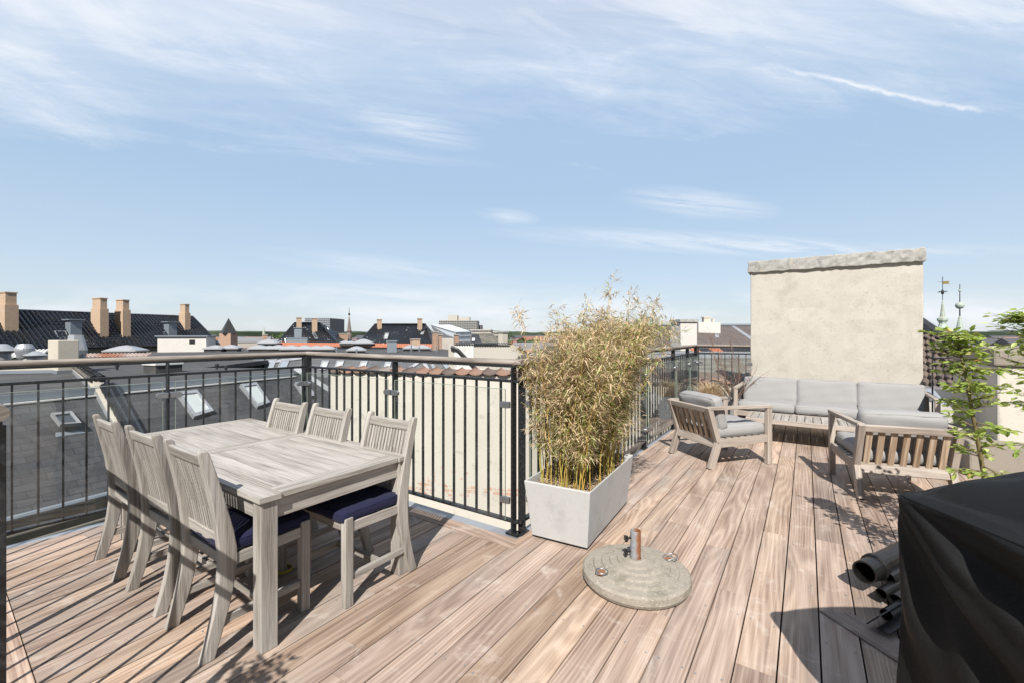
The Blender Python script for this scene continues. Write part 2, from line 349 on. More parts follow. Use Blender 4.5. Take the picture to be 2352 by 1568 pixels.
# ------------------------------------------------------------ the terrace: corners in metres
D = V((.5519, .8339, 0)); Q = V((.8339, -.5519, 0))        # along the boards, across them to the right
PAB = V((-2.25, 4.87, 0)); PBC = V((.05, 3.33, 0)); PCE = V((3.55, 8.56, 0)); PDA = V((-3.75, 2.957, 0)); PD0 = V((-1.385, 1.178, 0))
PEF = PCE+Q*3.4
def poly_clip(poly, n, d):
    outp = []
    for i in range(len(poly)):
        a, b = poly[i-1], poly[i]; sa, sb = a.dot(n)-d, b.dot(n)-d
        if (sa >= 0) != (sb >= 0): outp.append(a+(b-a)*(sa/(sa-sb)))
        if sb >= 0: outp.append(b)
    return outp
def inset(p, q, d):            # line p-q moved to the terrace side
    t = (q-p).normalized(); nrm = V((t.y, -t.x, 0)); return p+nrm*d, q+nrm*d
def isect(a, b, c, d):
    r, s_ = b-a, d-c; k = ((c-a).x*s_.y-(c-a).y*s_.x)/(r.x*s_.y-r.y*s_.x); return a+r*k
ins = .07
LD = inset(PD0, PDA, ins+.12); LA = inset(PDA, PAB, ins); LB = inset(PAB, PBC, ins+.13); LC = inset(PBC, PCE, ins+.02); LE = inset(PCE, PEF, ins)
pd0 = LD[0]; pda = isect(*LD, *LA); pab = isect(*LA, *LB); pbc = isect(*LB, *LC); pce = isect(*LC, *LE)
deck_poly = [pd0, pda, pab, pbc, pce, LE[1], LE[1]-D*1.5+Q*1., V((7.6, 3.2, 0)), V((4.2, -.6, 0)), V((-1.2, -.6, 0))]
PITCH = .1645
mb = MB(); off0 = V((.151, 1.9125, 0)).dot(Q)
import itertools
ks = range(int(-(4.6)/PITCH), int(7.2/PITCH))
for k in ks:
    lo = off0+k*PITCH+.0035; hi_ = lo+PITCH-.0075
    base = poly_clip(poly_clip(deck_poly, Q, lo), -Q, -hi_)
    if len(base) < 3: continue
    ts = [p.dot(D) for p in base]; t0, t1 = min(ts), max(ts)
    r0 = random.Random(k*13+5); cuts = [t0-.01]; t = t0+r0.uniform(.4, 2.6)
    while t < t1-.3: cuts.append(t); t += r0.uniform(1.6, 3.4)
    cuts.append(t1+.01)
    for a, b in zip(cuts, cuts[1:]):
        pc = poly_clip(poly_clip(base, D, a+.001), -D, -(b-.001))
        cl = []
        for p in pc:
            if not cl or (p-cl[-1]).length > 1e-4: cl.append(p)
        if len(cl) > 2 and (cl[0]-cl[-1]).length < 1e-4: cl.pop()
        if len(cl) < 3: continue
        zz = r0.uniform(-.0012, .0012); top = [V((p.x, p.y, zz)) for p in cl]
        rr = r0.random(); o = (r0.random()*20, r0.random()*20); fl = r0.choice((-1, 1))
        ar = sum(top[i-1].x*top[i].y-top[i].x*top[i-1].y for i in range(len(top)))
        if ar < 0: top = top[::-1]
        uv = lambda p: (p.dot(D)+o[0], fl*(p.dot(Q)-lo)+o[1])
        mb.face(top, [uv(p) for p in top], rr)
        for i in range(len(top)):
            a_, b_ = top[i-1], top[i]; dn = V((0, 0, -.024))
            mb.face([a_, a_+dn, b_+dn, b_], [uv(a_), (uv(a_)[0], uv(a_)[1]+.02), (uv(b_)[0], uv(b_)[1]+.02), uv(b_)], rr)
# border boards with mitred corner
def border(p, q, a, b, m0=None, m1=None):
    o0 = inset(p, q, a); o1 = inset(p, q, b); d = (q-p).normalized(); r = rng.random(); o = rng.random()*9
    q4 = [m0[0] if m0 else o0[0], m1[0] if m1 else o0[1], m1[1] if m1 else o1[1], m0[1] if m0 else o1[0]]
    q4 = [V((x.x, x.y, .0015)) for x in q4]
    nn = d.cross(V((0, 0, 1))); uvs = [(x.dot(d)+o, x.dot(nn)+o) for x in q4]
    ar = sum(q4[i-1].x*q4[i].y-q4[i].x*q4[i-1].y for i in range(4))
    if ar < 0: q4.reverse(); uvs.reverse()
    mb.face(q4, uvs, r)
    for i in range(4):
        a_, b_ = q4[i-1], q4[i]; dn = V((0, 0, -.026)); mb.face([a_, a_+dn, b_+dn, b_], [uvs[i-1], uvs[i-1], uvs[i], uvs[i]], r)
mi = isect(*inset(PAB, PBC, ins), *inset(PBC, PCE, ins-.04)); mo = isect(*inset(PAB, PBC, ins+.125), *inset(PBC, PCE, ins+.015))
l1 = isect(*inset(PAB, PBC, ins), *LA); l2 = isect(*inset(PAB, PBC, ins+.125), *LA)
border(PAB, PBC, ins, ins+.125, (l1, l2), (mi, mo)); border(PBC, PCE, ins-.04, ins+.015, (mi, mo))
l3 = isect(*inset(PD0, PDA, ins), *LA); l4 = isect(*inset(PD0, PDA, ins+.115), *LA)
border(PD0, PDA, ins, ins+.115, None, (l3, l4))
deck = struct(mb.build('deck', M['deck'], bevel=0))
um = MB(); um.prism([V((q_.x, q_.y, -.045)) for q_ in deck_poly][::-1], (0, 0, .01)); um.build('gap_shade_sheet', M['black_gap'], deck)  # black sheet added so the gaps between boards look deeply shaded
# screws: tiny steel heads in pairs along every joist, kept with the deck
sc = MB()
for k in ks:
    c0 = off0+k*PITCH
    for j in range(-2, 22):
        for dd in (.03, PITCH-.03):
            p = Q*(c0+dd+rng.uniform(-.004, .004))+D*(j*.55-1.2+rng.uniform(-.012, .012))
            if p.y < 1.6 or abs(p.x/p.y) > 1.25: continue
            x = poly_clip([p, p+Q*.001, p+D*.001], Q, -99)
            # inside test
            ins_ = False; n_ = len(deck_poly)
            for i in range(n_):
                a_, b_ = deck_poly[i-1], deck_poly[i]
                if (a_.y > p.y) != (b_.y > p.y) and p.x < (b_.x-a_.x)*(p.y-a_.y)/(b_.y-a_.y)+a_.x: ins_ = not ins_
            if ins_:
                sc.face([p+V((cos(t)*.0045, sin(t)*.0045, .0028)) for t in [i*pi/4 for i in range(8)]])
sc.build('screw_heads', M['zinc_dull'], deck)

# block of the building the terrace stands on, and the zinc edge strips under the railings
def strip(mb, p, q, a, b, z, h=.02):
    o0 = inset(p, q, a); o1 = inset(p, q, b); mb.prism([(x.x, x.y, z-h) for x in (o0[0], o1[0], o1[1], o0[1])], (0, 0, h))
rim = [x for x in (inset(PD0, PDA, -.06)[0], isect(*inset(PD0, PDA, -.06), *inset(PDA, PAB, -.06)), isect(*inset(PDA, PAB, -.06), *inset(PAB, PBC, -.06)),
       isect(*inset(PAB, PBC, -.06), *inset(PBC, PCE, -.06)), isect(*inset(PBC, PCE, -.06), *inset(PCE, PEF, -.06)), inset(PCE, PEF, -.06)[1], V((9.5, 3.5, 0)), V((5, -4, 0)), V((-4.5, -4, 0)))]
tb = MB(); tb.prism([(p.x, p.y, -17.9) for p in rim][::-1], (0, 0, 17.79))
own = thing('apartment_building', 'plastered building that carries the wooden roof terrace', 'building', (1, 2, -17.9))
tb.build('wall', M['cream_wall'], own)
zs = MB()
for p, q, e0, e1 in ((PDA, PAB, 0, 0), (PAB, PBC, 0, .0), (PBC, PCE, .0, 0), (PCE, PEF, 0, 0)):
    t = (q-p).normalized(); strip(zs, p-t*e0, q+t*e1, -.05, ins-.022, -.012, .08)
zs.box((PBC.x-.01, PBC.y-.01, -.0485), (.15, .15, .077), frame_of(D))
zs.build('zinc_edge_strip', M['zinc'], own, bevel=.004)

# ------------------------------------------------------------ railings
HT = 1.315
def railing(name, label, p, q, posts, nbal, glass=True, e0=0., e1=0., postw=.062, hand=True, group='dark steel railings round the terrace', skip_clamp=()):
    L = (q-p).length; d = (q-p)/L; nin = V((d.y, -d.x, 0))     # towards the terrace
    root = thing(name, label, 'railing', ((p+q)/2).to_tuple(), 0, group)
    R = frame_of(d)
    if hand:
        m_ = MB(); n_ = 24; pth = [p-d*e0+(q-p+d*(e0+e1))*(i/n_)+V((0, 0, HT-.024)) for i in range(n_+1)]
        m_.tube(pth, .031, 16, sx=1.12, sy=.8); m_.build('handrail', M['rail_wood'], root, smooth=False)
        m_ = MB(); m_.bar(p+V((0, 0, HT-.056)), q+V((0, 0, HT-.056)), .045, .012); m_.build('handrail_plate', M['steel'], root)
    m_ = MB(); m_.bar(p+V((0, 0, 1.15)), q+V((0, 0, 1.15)), .026, .022); m_.build('middle_rail', M['steel'], root, bevel=.003)
    m_ = MB(); m_.bar(p+V((0, 0, .095)), q+V((0, 0, .095)), .04, .022); m_.build('bottom_rail', M['steel'], root, bevel=.003)
    pm = None
    for t in posts:
        m_ = MB(); c = p+d*t
        m_.box(c+V((0, 0, (HT-.062)/2)), (.014, postw, HT-.062), R, 2)
        o = m_.build('post', M['steel'], root, bevel=.002)
        m_ = MB(); m_.box(c+V((0, 0, .006)), (.11, .07, .012), R); m_.lathe([(0.001, .02), (.009, .02), (.012, .012)], 8, c+d*.035+V((0, 0, 0))); m_.build('foot_plate', M['steel'], o, bevel=.002)
    # balusters: one mesh, copied
    first = None; k = 0
    edges = list(posts)
    if nbal:
        for (a, b), n_ in zip(zip(edges, edges[1:]), nbal):
            for i in range(n_):
                t = a+(b-a)*(i+1)/(n_+1); c = p+d*t
                if first is None:
                    m_ = MB(); m_.box((0, 0, .62), (.012, .02, 1.04), None, 2, .5); first = m_.build('baluster', M['steel'], root, local=True)
                    o = first
                else:
                    o = first.copy(); C.objects.link(o); o.parent = root
                o.location = c-V(root.location); o.rotation_euler = (0, 0, atan2(d.y, d.x))
    if glass:
        cm = None
        for a, b in zip(edges, edges[1:]):
            m_ = MB(); u0, u1 = a+.045, b-.045
            m_.box(p+d*(u0+u1)/2+nin*.045+V((0, 0, .60)), (u1-u0, .008, .98), R); g = m_.build('glass_panel', M['glass'], root)
            m_ = MB()
            for (x0, x1, z) in ((u0, u1, 1.092),): m_.box(p+d*(x0+x1)/2+nin*.045+V((0, 0, z)), (x1-x0, .0085, .003), R)
            for x in (u0, u1): m_.box(p+d*x+nin*.045+V((0, 0, .6)), (.003, .0085, .98), R)
            m_.build('glass_edge', M['glass_edge'], g)
            for t, sg in ((a, 1), (b, -1)):
                for z in (.975, .26):
                    m_ = MB(); c = p+d*(t+sg*.042)+nin*.045+V((0, 0, z)); pts = []
                    for i in range(14):
                        an = -pi/2+pi*i/13; pts.append(c+d*sg*(.028+.024*cos(an))+V((0, 0, .024*sin(an)))-nin*.014)
                    pts += [c-d*sg*.035+V((0, 0, .024))-nin*.014, c-d*sg*.035-V((0, 0, .024))-nin*.014]
                    m_.prism(pts, nin*.028); m_.build('glass_clamp', M['clamp'], root, bevel=.003)
    return root
m, n, b = newmat('glass_edge', .3); b.inputs['Base Color'].default_value = (.22, .27, .22, 1); M['glass_edge'] = m
LA_ = (PAB-PDA).length; LB_ = (PBC-PAB).length; LC_ = (PCE-PBC).length
railing('steel_railing', 'dark steel railing with glass behind the dining table, overlooking the slate roof', PDA, PAB, (.02, LA_-2.208+2.208*.4366, LA_-.035), (8, 8), e0=.02, e1=.03)
railing('steel_railing', 'dark steel railing with glass in front of the cream wall, ending at the grey planter', PAB, PBC, (.035, LB_*.511, LB_-.045), (10, 10), e0=.03, e1=.035)
railing('steel_railing', 'long dark steel railing with glass running from behind the bamboo planter to the far corner', PBC, PCE, (.045, 1.55, 3.05, 4.55, 5.55, LC_-.04), (11, 11, 11, 7, 5), e0=.0, e1=.03)
railing('steel_railing', 'short dark steel railing between the far corner and the big chimney', PCE, PCE+Q*1.0, (.04, .97), (7,), e0=.03, e1=-.02)
railing('steel_railing', 'near end of a dark steel railing with a rounded wooden handrail at the left edge', PD0, PDA, (.03, 1.4, (PDA-PD0).length-.02), (9, 9), e0=.02, e1=.02, glass=False)
# ------------------------------------------------------------ dining table
EX = V((-.820, .573, 0)); EY = V((.569, .822, 0)); TC = V((-1.17, 2.056, 0))
TL, TW, TH = 2.15, .94, .74
tR = Matrix((EX, EY, V((0, 0, 1)))).transposed()      # columns: length, width, up
def tp(x, y, z): return TC+EX*x+EY*y+V((0, 0, z))
table = thing('dining_table', 'large weathered teak dining table with planked top, between two rows of chairs', 'table', tuple(tp(TL/2, TW/2, 0)))
tm = MB(); th = .028; bw = .105
def plank(x0, x1, y0, y1, ax):
    tm.box(tp((x0+x1)/2, (y0+y1)/2, TH-th/2+rng.uniform(-.0006, .0006)), (x1-x0, y1-y0, th), tR, ax)
g = .0035
plank(0, TL, 0, bw, 0); plank(0, TL, TW-bw, TW, 0)
plank(.012, .012+bw, bw+g, TW-bw-g, 1); plank(TL-.012-bw, TL-.012, bw+g, TW-bw-g, 1)
mid = TL*.53
plank(mid-.075, mid-.002, bw+g, TW-bw-g, 1); plank(mid+.002, mid+.045, bw+g, TW-bw-g, 1)
nb = 6; wy = (TW-2*bw-2*g)/nb
for (a, b_) in ((.012+bw+g, mid-.075-g), (mid+.045+g, TL-.012-bw-g)):
    for i in range(nb):
        plank(a, b_, bw+g+i*wy+g/2, bw+g+(i+1)*wy-g/2, 0)
tm.build('tabletop', M['tabletop'], table, bevel=.002)
am = MB(); zt = TH-th
for y in (.05, TW-.05): am.box(tp(TL/2, y, zt-.05), (TL-.19, .026, .10), tR, 0)
for x in (.05, TL-.05): am.box(tp(x, TW/2, zt-.05), (.026, TW-.19, .10), tR, 1)
am.build('apron', M['teak'], table, bevel=.002)
for x in (.055, TL-.055):
    for y in (.055, TW-.055):
        lm = MB(); lm.box(tp(x, y, zt/2), (.08, .08, zt), tR, 2); lm.build('leg', M['teak'], table, bevel=.004)

# ------------------------------------------------------------ dining chairs
def dining_chair(cushion):
    root = thing('dining_chair', '', 'chair')
    W = .46; T_ = .038
    # rear post profile: sabre leg and leaning back, (y, z, depth)
    def yc(z):
        if z < .46: return .088*sin(pi/2*min(1, z/.46)) - .0
        k = (z-.46)/.51; return .088-.105*k**1.35
    zsl = [0, .06, .13, .2, .28, .36, .43, .49, .57, .66, .75, .84, .92, .955, .97]
    for sx in (-1, 1):
        pm_ = MB(); fr, bk = [], []
        for z in zsl:
            d_ = .052 if z < .1 else (.052+.016*min(1, (z-.1)/.3) if z < .5 else .068-.026*(z-.5)/.47)
            d_ *= 1.14 if z < .6 else 1.02
            if z > .95: d_ *= .62 if z > .96 else .9
            fr.append((yc(z)+d_/2, z)); bk.append((yc(z)-d_/2, z))
        x0 = sx*(W/2)-(T_ if sx > 0 else 0)
        r = rng.random(); o = rng.random()*9; n0 = len(zsl)
        for i in range(n0-1):
            a, b_, c_, d_ = bk[i], fr[i], fr[i+1], bk[i+1]
            uvq = lambda *q: [(z+o, y+o) for y, z in q]
            pm_.face([(x0, *a), (x0, *d_), (x0, *c_), (x0, *b_)], uvq(a, d_, c_, b_), r)
            pm_.face([(x0+T_, *a), (x0+T_, *b_), (x0+T_, *c_), (x0+T_, *d_)], uvq(a, b_, c_, d_), r)
            pm_.face([(x0, *b_), (x0, *c_), (x0+T_, *c_), (x0+T_, *b_)], [(b_[1]+o, o), (c_[1]+o, o), (c_[1]+o, o+T_), (b_[1]+o, o+T_)], r)
            pm_.face([(x0, *a), (x0+T_, *a), (x0+T_, *d_), (x0, *d_)], [(a[1]+o, o), (a[1]+o, o+T_), (d_[1]+o, o+T_), (d_[1]+o, o)], r)
        pm_.face([(x0, *bk[0]), (x0, *fr[0]), (x0+T_, *fr[0]), (x0+T_, *bk[0])], None, r)
        pm_.face([(x0, *bk[-1]), (x0+T_, *bk[-1]), (x0+T_, *fr[-1]), (x0, *fr[-1])], None, r)
        pm_.build('rear_leg', M['teak'], root, bevel=.005, local=True, weld=True)
        lm = MB(); lm.box((sx*(W/2-.024), .47, .245), (.046, .05, .49), None, 2); lm.build('front_leg', M['teak'], root, bevel=.004, local=True)
    def rail(z, h, t_=.026):
        mm = MB(); n_ = 8; pts = []
        for i in range(n_):
            x0 = -W/2+T_+(W-2*T_)*i/n_; x1 = -W/2+T_+(W-2*T_)*(i+1)/n_
            pts.append((x0, x1))
        slope = (yc(z+h/2)-yc(z-h/2))/h
        R = Matrix(((1, 0, 0), (0, 1, slope), (0, 0, 1)))
        mm.box((0, yc(z), z), (W-2*T_, t_, h), R, 0); return mm
    rail(.915, .055).build('top_rail', M['teak'], root, bevel=.006, local=True)
    rail(.515, .06).build('back_rail', M['teak'], root, bevel=.004, local=True)
    sm = MB(); ns = 13
    for i in range(ns):
        x = (-(W/2-T_)+(W-2*T_)*(i+.5)/ns)
        for za, zb in ((.543, .66), (.66, .77), (.77, .89)):
            sm.bar((x, yc(za), za), (x, yc(zb), zb), .011, .0165, up=V((1, 0, 0)), r=((i*7) % 13)/13)
    sm.build('back_slats', M['teak'], root, local=True)
    fm = MB()
    for sx in (-1, 1): fm.bar((sx*(W/2-.022), .09, .425), (sx*(W/2-.022), .45, .435), .028, .055)
    fm.bar((-W/2+.04, .475, .44), (W/2-.04, .475, .44), .026, .05); fm.bar((-W/2+.04, .085, .43), (W/2-.04, .085, .43), .024, .05)
    for i in range(7): fm.bar((-W/2+.036, .125+i*.05, .458), (W/2-.036, .125+i*.05, .458), .036, .014)
    fm.build('seat', M['teak'], root, bevel=.003, local=True)
    st = MB()
    for sx in (-1, 1): st.bar((sx*(W/2-.022), .055, .155), (sx*(W/2-.022), .45, .155), .022, .038)
    st.bar((-W/2+.03, .25, .155), (W/2-.03, .25, .155), .02, .036)
    st.build('stretcher', M['teak'], root, bevel=.003, local=True)
    if cushion:
        cu = cushion_mesh(.435, .43, .050, .011, .004); o = cu.build('cushion', M['navy'], root, smooth=True, local=True); o.location = (0, .29, .468)
    return root
def cushion_mesh(sx, sy, sz, r, puff, n=14, sag=0.):
    """rounded box, base at z=0"""
    mb = MB(); seed = rng.uniform(0, 9)
    def pt(a, b, c):
        h = V((sx/2, sy/2, sz/2)); p = V((a*h.x, b*h.y, c*h.z))
        q = V((max(-h.x+r, min(h.x-r, p.x)), max(-h.y+r, min(h.y-r, p.y)), max(-h.z+r, min(h.z-r, p.z)))); d = p-q
        if d.length > 1e-6: p = q+d.normalized()*r
        w_ = (1-(a*a)**2)*(1-(b*b)**2); w2 = (1-(c*c))*(1-(b*b)**2); w3 = (1-c*c)*(1-(a*a)**2)
        p = p+V((a*puff*.7*w2, b*puff*.7*w3, c*puff*w_-(sag*w_ if c > 0 else 0)))
        wr = .0035*sin(a*5+b*3.1+seed)*cos(b*6-a*2+seed*2)+.002*sin(a*13+c*4+seed)*sin(b*11-seed)
        return p+V((a*wr*(abs(a) > .9), b*wr*(abs(b) > .9), (c if abs(c) > .9 else 0)*wr*1.6+sz/2))
    def gm(t): return sin(t*pi/2)**1 if False else t
    zs_ = 6
    def side(fn, nu, nv):
        mb.quadgrid(lambda i, j: (lambda p: (p, (p.x+p.z*.5, p.y+p.z*.5)))(fn(i*2-1, j*2-1)), nu, nv)
    e = lambda t: (1 if t > 0 else -1)*(1-(1-abs(t))**1.6)
    side(lambda a, b: pt(e(a), e(b), 1), n, n); side(lambda a, b: pt(-e(a), e(b), -1), n, n)
    side(lambda a, c: pt(e(a), -1, e(c)), n, zs_); side(lambda a, c: pt(-e(a), 1, e(c)), n, zs_)
    side(lambda b, c: pt(1, e(b), e(c)), n, zs_); side(lambda b, c: pt(-1, -e(b), e(c)), n, zs_)
    _b = mb.build
    def bld(*a_, **k_):
        o = _b(*a_, **{**k_, 'weld': True}); pm2 = MB(); kq = 20
        for c_ in (-.86, .86):
            loop = [pt(-1+2*i/kq, -1, c_) for i in range(kq)]+[pt(1, -1+2*i/kq, c_) for i in range(kq)]+[pt(1-2*i/kq, 1, c_) for i in range(kq)]+[pt(-1, 1-2*i/kq, c_) for i in range(kq)]
            pm2.tube(loop+[loop[0]], .0028, 5, caps=False)
        pm2.build('piping', a_[1], o, smooth=True, local=True); return o
    mb.build = bld
    return mb
ch0 = dining_chair(True); ch1 = dining_chair(False)
near = [((-1.577, 2.16), ch0, 'nearest weathered teak chair with a navy cushion, front of the left-hand row'),
        ((-2.065, 2.50), ch1, 'middle weathered teak chair without cushion in the left-hand row of three'),
        ((-2.59, 2.85), ch1, 'weathered teak chair without cushion closest to the railing, leftmost at the table')]
far = [((-.815, 2.96), ch0, 'weathered teak chair with navy cushion at the right end of the table far side'),
       ((-1.36, 3.32), ch0, 'middle one of three weathered teak chairs on the far side of the table'),
       ((-1.805, 3.59), ch0, 'weathered teak chair on the far side of the table, nearest the railing corner')]
used = set()
for lst, f in ((near, (.569, .822)), (far, (-.569, -.822))):
    for (x, y), src, lab in lst:
        o = src if src not in used else copy_tree(src)
        used.add(src); o.location = (x, y, 0); o.rotation_euler = (0, 0, rot(f)+rng.uniform(-.015, .015)); tag(o, lab, 'chair', 'dining chairs round the teak table')
ym = MB(); yc_ = G(652, 1309)
ym.lathe([(.045, .0), (.05, .0), (.05, .018), (.045, .018), (.045, .0)], 24, yc_)
tag(ym.build('plastic_ring', plain('yellow_plastic', (.5, .38, .06), .5)), 'small yellow plastic ring lying on the deck under the dining table', 'ring')

# ------------------------------------------------------------ lounge set
def lounge(name, label, cat, W, nc, loc, f, group=None, tagged=False, dark_top=False):
    root = thing(name, label, cat, (loc[0], loc[1], 0), rot(f), group)
    Dp = .86; jz, jy = .285, .13; hz = .69
    for sx in (-1, 1):
        x = sx*(W/2-.026)
        m_ = MB(); m_.bar((x, .02, 0), (x, jy, jz+.01), .052, .075, up=V((0, 1, 0))); m_.build('rear_leg', M['lounge'], root, bevel=.004, local=True)
        m_ = MB(); m_.bar((x, jy-.005, jz), (x, .0, hz), .052, .062, up=V((0, 1, 0))); m_.build('back_post', M['lounge'], root, bevel=.004, local=True)
        m_ = MB(); m_.box((x, Dp-.035, .325), (.052, .065, .65), None, 2); m_.build('front_leg', M['lounge'], root, bevel=.004, local=True)
        m_ = MB(); m_.bar((x, .0, hz-.012), (x, Dp+.0, .668), .062, .036); m_.build('armrest', M['lounge'], root, bevel=.006, local=True)
        m_ = MB(); m_.bar((x, jy+.02, .275), (x, Dp-.06, .30), .036, .085); m_.build('side_rail', M['lounge'], root, bevel=.003, local=True)
        m_ = MB()
        for q in ((x+sx*.027, jy+.005, .27), (x+sx*.027, Dp-.035, .30)): m_.lathe([(.0005, 0), (.008, 0)], 10, (0, 0, 0)); 
    m_ = MB(); m_.bar((-W/2+.052, .005, hz-.035), (W/2-.052, .005, hz-.035), .034, .062, up=V((0, -.25, 1))); m_.build('top_rail', M['lounge'], root, bevel=.006, local=True)
    m_ = MB(); m_.bar((-W/2+.052, .115, .27), (W/2-.052, .115, .27), .03, .10, up=V((0, .45, 1))); m_.build('rear_board', M['lounge'], root, bevel=.003, local=True)
    m_ = MB(); m_.bar((-W/2+.052, Dp-.05, .285), (W/2-.052, Dp-.05, .285), .03, .075); m_.build('front_board', M['lounge'], root, bevel=.003, local=True)
    ns = max(7, round((W-.1)/.092)); pitch = (W-.104)/ns
    for i in range(ns):
        x = -W/2+.052+pitch*(i+.5)
        m_ = MB(); m_.bar((x, .132, .285), (x, .027, .645), .05, .02, up=V((0, 1, 0))); m_.build('back_slat', M['slat'], root, bevel=.003, local=True)
    m_ = MB()
    for i in range(7): m_.bar((-W/2+.04, .2+i*.095, .318+i*.002), (W/2-.04, .2+i*.095, .318+i*.002), .062, .018)
    m_.build('seat_slats', M['lounge'], root, bevel=.002, local=True)
    cw = (W-.115)/nc
    for i in range(nc):
        x = -W/2+.0575+cw*(i+.5); wv = rng.uniform(-.006, .006)
        s_ = cushion_mesh(cw-.006, .70, .125, .035, .018).build('seat_cushion', M['grey_fabric'], root, smooth=True, local=True)
        s_.location = (x, .49, .332); s_.rotation_euler = (radians(1.2), 0, 0)
        b2 = cushion_mesh(cw-.004, .40, .135, .035, .016).build('back_cushion', M['grey_fabric'], root, smooth=True, local=True)
        b2.location = (x, .285, .445); b2.rotation_euler = (radians(90+15), 0, radians(wv*60)); b2.location = (x, .30, .63)
        b2.location = (x, .32-.06, .615)
        if tagged and i == nc-1:
            t_ = MB(); t_.box((x+cw/2-.10, .49+.352, .41), (.016, .004, .035)); t_.build('fabric_label', M['red_tag'], root, local=True)
    return root
lounge('lounge_chair', 'slatted teak lounge chair with grey cushions nearest the bamboo planter, seen from behind', 'armchair', .75, 1, (2.10, 5.29), (.962, .273), 'low teak lounge chairs with grey cushions')
lounge('lounge_chair', 'slatted teak lounge chair with grey cushions beside the leafy sapling, its back to the viewer', 'armchair', .75, 1, (3.507, 3.919), (.35, .937), 'low teak lounge chairs with grey cushions')
lounge('sofa', 'long three-seat teak sofa with light grey cushions in front of the big chimney', 'sofa', 2.36, 3, (4.93, 6.97), (-.58, -.815), tagged=True)
# low slatted table
ct = thing('coffee_table', 'low slatted grey teak table in front of the sofa', 'table', (4.0, 6.15, 0), rot(-D))
cx = V((.8339, -.5519, 0)); R_ = frame_of(cx)
m_ = MB(); cl, cwid, hz_ = 1.30, .66, .34
for i in range(13): m_.box((-cl/2+.05+(cl-.1)*(i+.5)/13, 0, hz_-.012), ((cl-.1)/13-.009, cwid-.1, .022), None, 1)
m_.build('table_slats', M['teak'], ct, bevel=.002, local=True)
m_ = MB()
for s_ in (-1, 1): m_.box((0, s_*(cwid/2-.023), hz_-.028), (cl, .046, .058), None, 0); m_.box((s_*(cl/2-.023), 0, hz_-.0285), (.046, cwid-.094, .056), None, 1)
m_.build('table_frame', M['lounge'], ct, bevel=.003, local=True)
for sx in (-1, 1):
    for sy in (-1, 1):
        m_ = MB(); m_.box((sx*(cl/2-.035), sy*(cwid/2-.035), (hz_-.058)/2), (.06, .06, hz_-.058), None, 2); m_.build('leg', M['lounge'], ct, bevel=.003, local=True)

# ------------------------------------------------------------ bamboo in its planter
pl = thing('planter', 'long tapered light grey concrete planter holding the bamboo', 'planter', (.59, 3.45, 0))
pa_, pq_, pcn = V((.5, .866, 0)), V((.866, -.5, 0)), V((.585, 3.615, 0))
bot = [pcn+pa_*x*.50+pq_*y*.215+V((0, 0, .02)) for x, y in ((-1, -1), (-1, 1), (1, 1), (1, -1))]
top = [pcn+pa_*x*.555+pq_*y*.255+V((0, 0, .43)) for x, y in ((-1, -1), (-1, 1), (1, 1), (1, -1))]
m_ = MB(); cen_t = sum(top, V())/4; cen_b = sum(bot, V())/4
tin = [cen_t+(p-cen_t)*.955-V((0, 0, 0)) for p in top]; bin_ = [V((*(cen_b+(p-cen_b)*.95).xy, .28)) for p in bot]; bin_ = [V((*(cen_t+(p-cen_t)*.92).xy, .28)) for p in top]
for i in range(4):
    j = (i+1) % 4
    m_.face([bot[i], bot[j], top[j], top[i]]); m_.face([top[i], top[j], tin[j], tin[i]]); m_.face([tin[i], tin[j], bin_[j], bin_[i]])
m_.face(bot[::-1])
m_.build('planter_box', M['planter'], pl, bevel=.006, seg=3, weld=True)
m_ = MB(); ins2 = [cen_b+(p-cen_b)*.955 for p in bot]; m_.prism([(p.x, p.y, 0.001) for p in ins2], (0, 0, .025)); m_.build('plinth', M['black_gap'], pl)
soilm = plain('soil', (.12, .09, .06), .95, .5, 40., .6)
m_ = MB(); m_.face([V((p.x, p.y, .365)) for p in [cen_t+(q_-cen_t)*.945 for q_ in top]]); m_.build('soil', soilm, pl)
leafm, n, b = newmat('bamboo_leaf', .6)
r = n.n('ShaderNodeAttribute', attribute_name='rnd').outputs['Fac']
lc = n.ramp(r, [(0., (.54, .40, .25)), (.2, (.66, .53, .36)), (.38, (.45, .31, .18)), (.5, (.50, .41, .20)), (.62, (.27, .29, .08)), (.78, (.17, .24, .05)), (.9, (.34, .41, .12)), (1., (.60, .57, .36))])
link(n, lc, b, 'Base Color'); b.inputs['Specular IOR Level'].default_value = .3
tl = n.n('ShaderNodeBsdfTranslucent', {'Color': lc}); ms = n.n('ShaderNodeMixShader', {0: .25, 1: b.outputs[0], 2: tl.outputs[0]})
n.t.links.new(ms.outputs[0], n.t.nodes['Material Output'].inputs[0] if 'Material Output' in n.t.nodes else [x for x in n.t.nodes if x.type == 'OUTPUT_MATERIAL'][0].inputs[0])
culmm, n, b = newmat('bamboo_cane', .45)
r = n.n('ShaderNodeAttribute', attribute_name='rnd').outputs['Fac']
link(n, n.ramp(r, [(0., (.42, .27, .05)), (.5, (.5, .36, .08)), (.8, (.30, .30, .07)), (1., (.35, .22, .1))]), b, 'Base Color')
bam = thing('bamboo_plant', 'bushy straw-coloured and green bamboo growing in the long grey planter', 'plant', (.59, 3.45, .365))
bc = MB(); bl = MB(); br_ = random.Random(11)
ea = (top[1]-top[0]); eb = (top[3]-top[0])
def leaf(mb, p, d, L, wd, r, curl=.25):
    d = d.normalized(); s_ = d.cross(V((br_.uniform(-.6, .6), br_.uniform(-.6, .6), 1))); 
    if s_.length < .01: s_ = V((1, 0, 0))
    s_.normalize(); m1 = p+d*L*.4; tip = p+d*L-V((0, 0, L*curl))
    mb.face([p, m1+s_*wd/2, tip, m1-s_*wd/2], None, r)
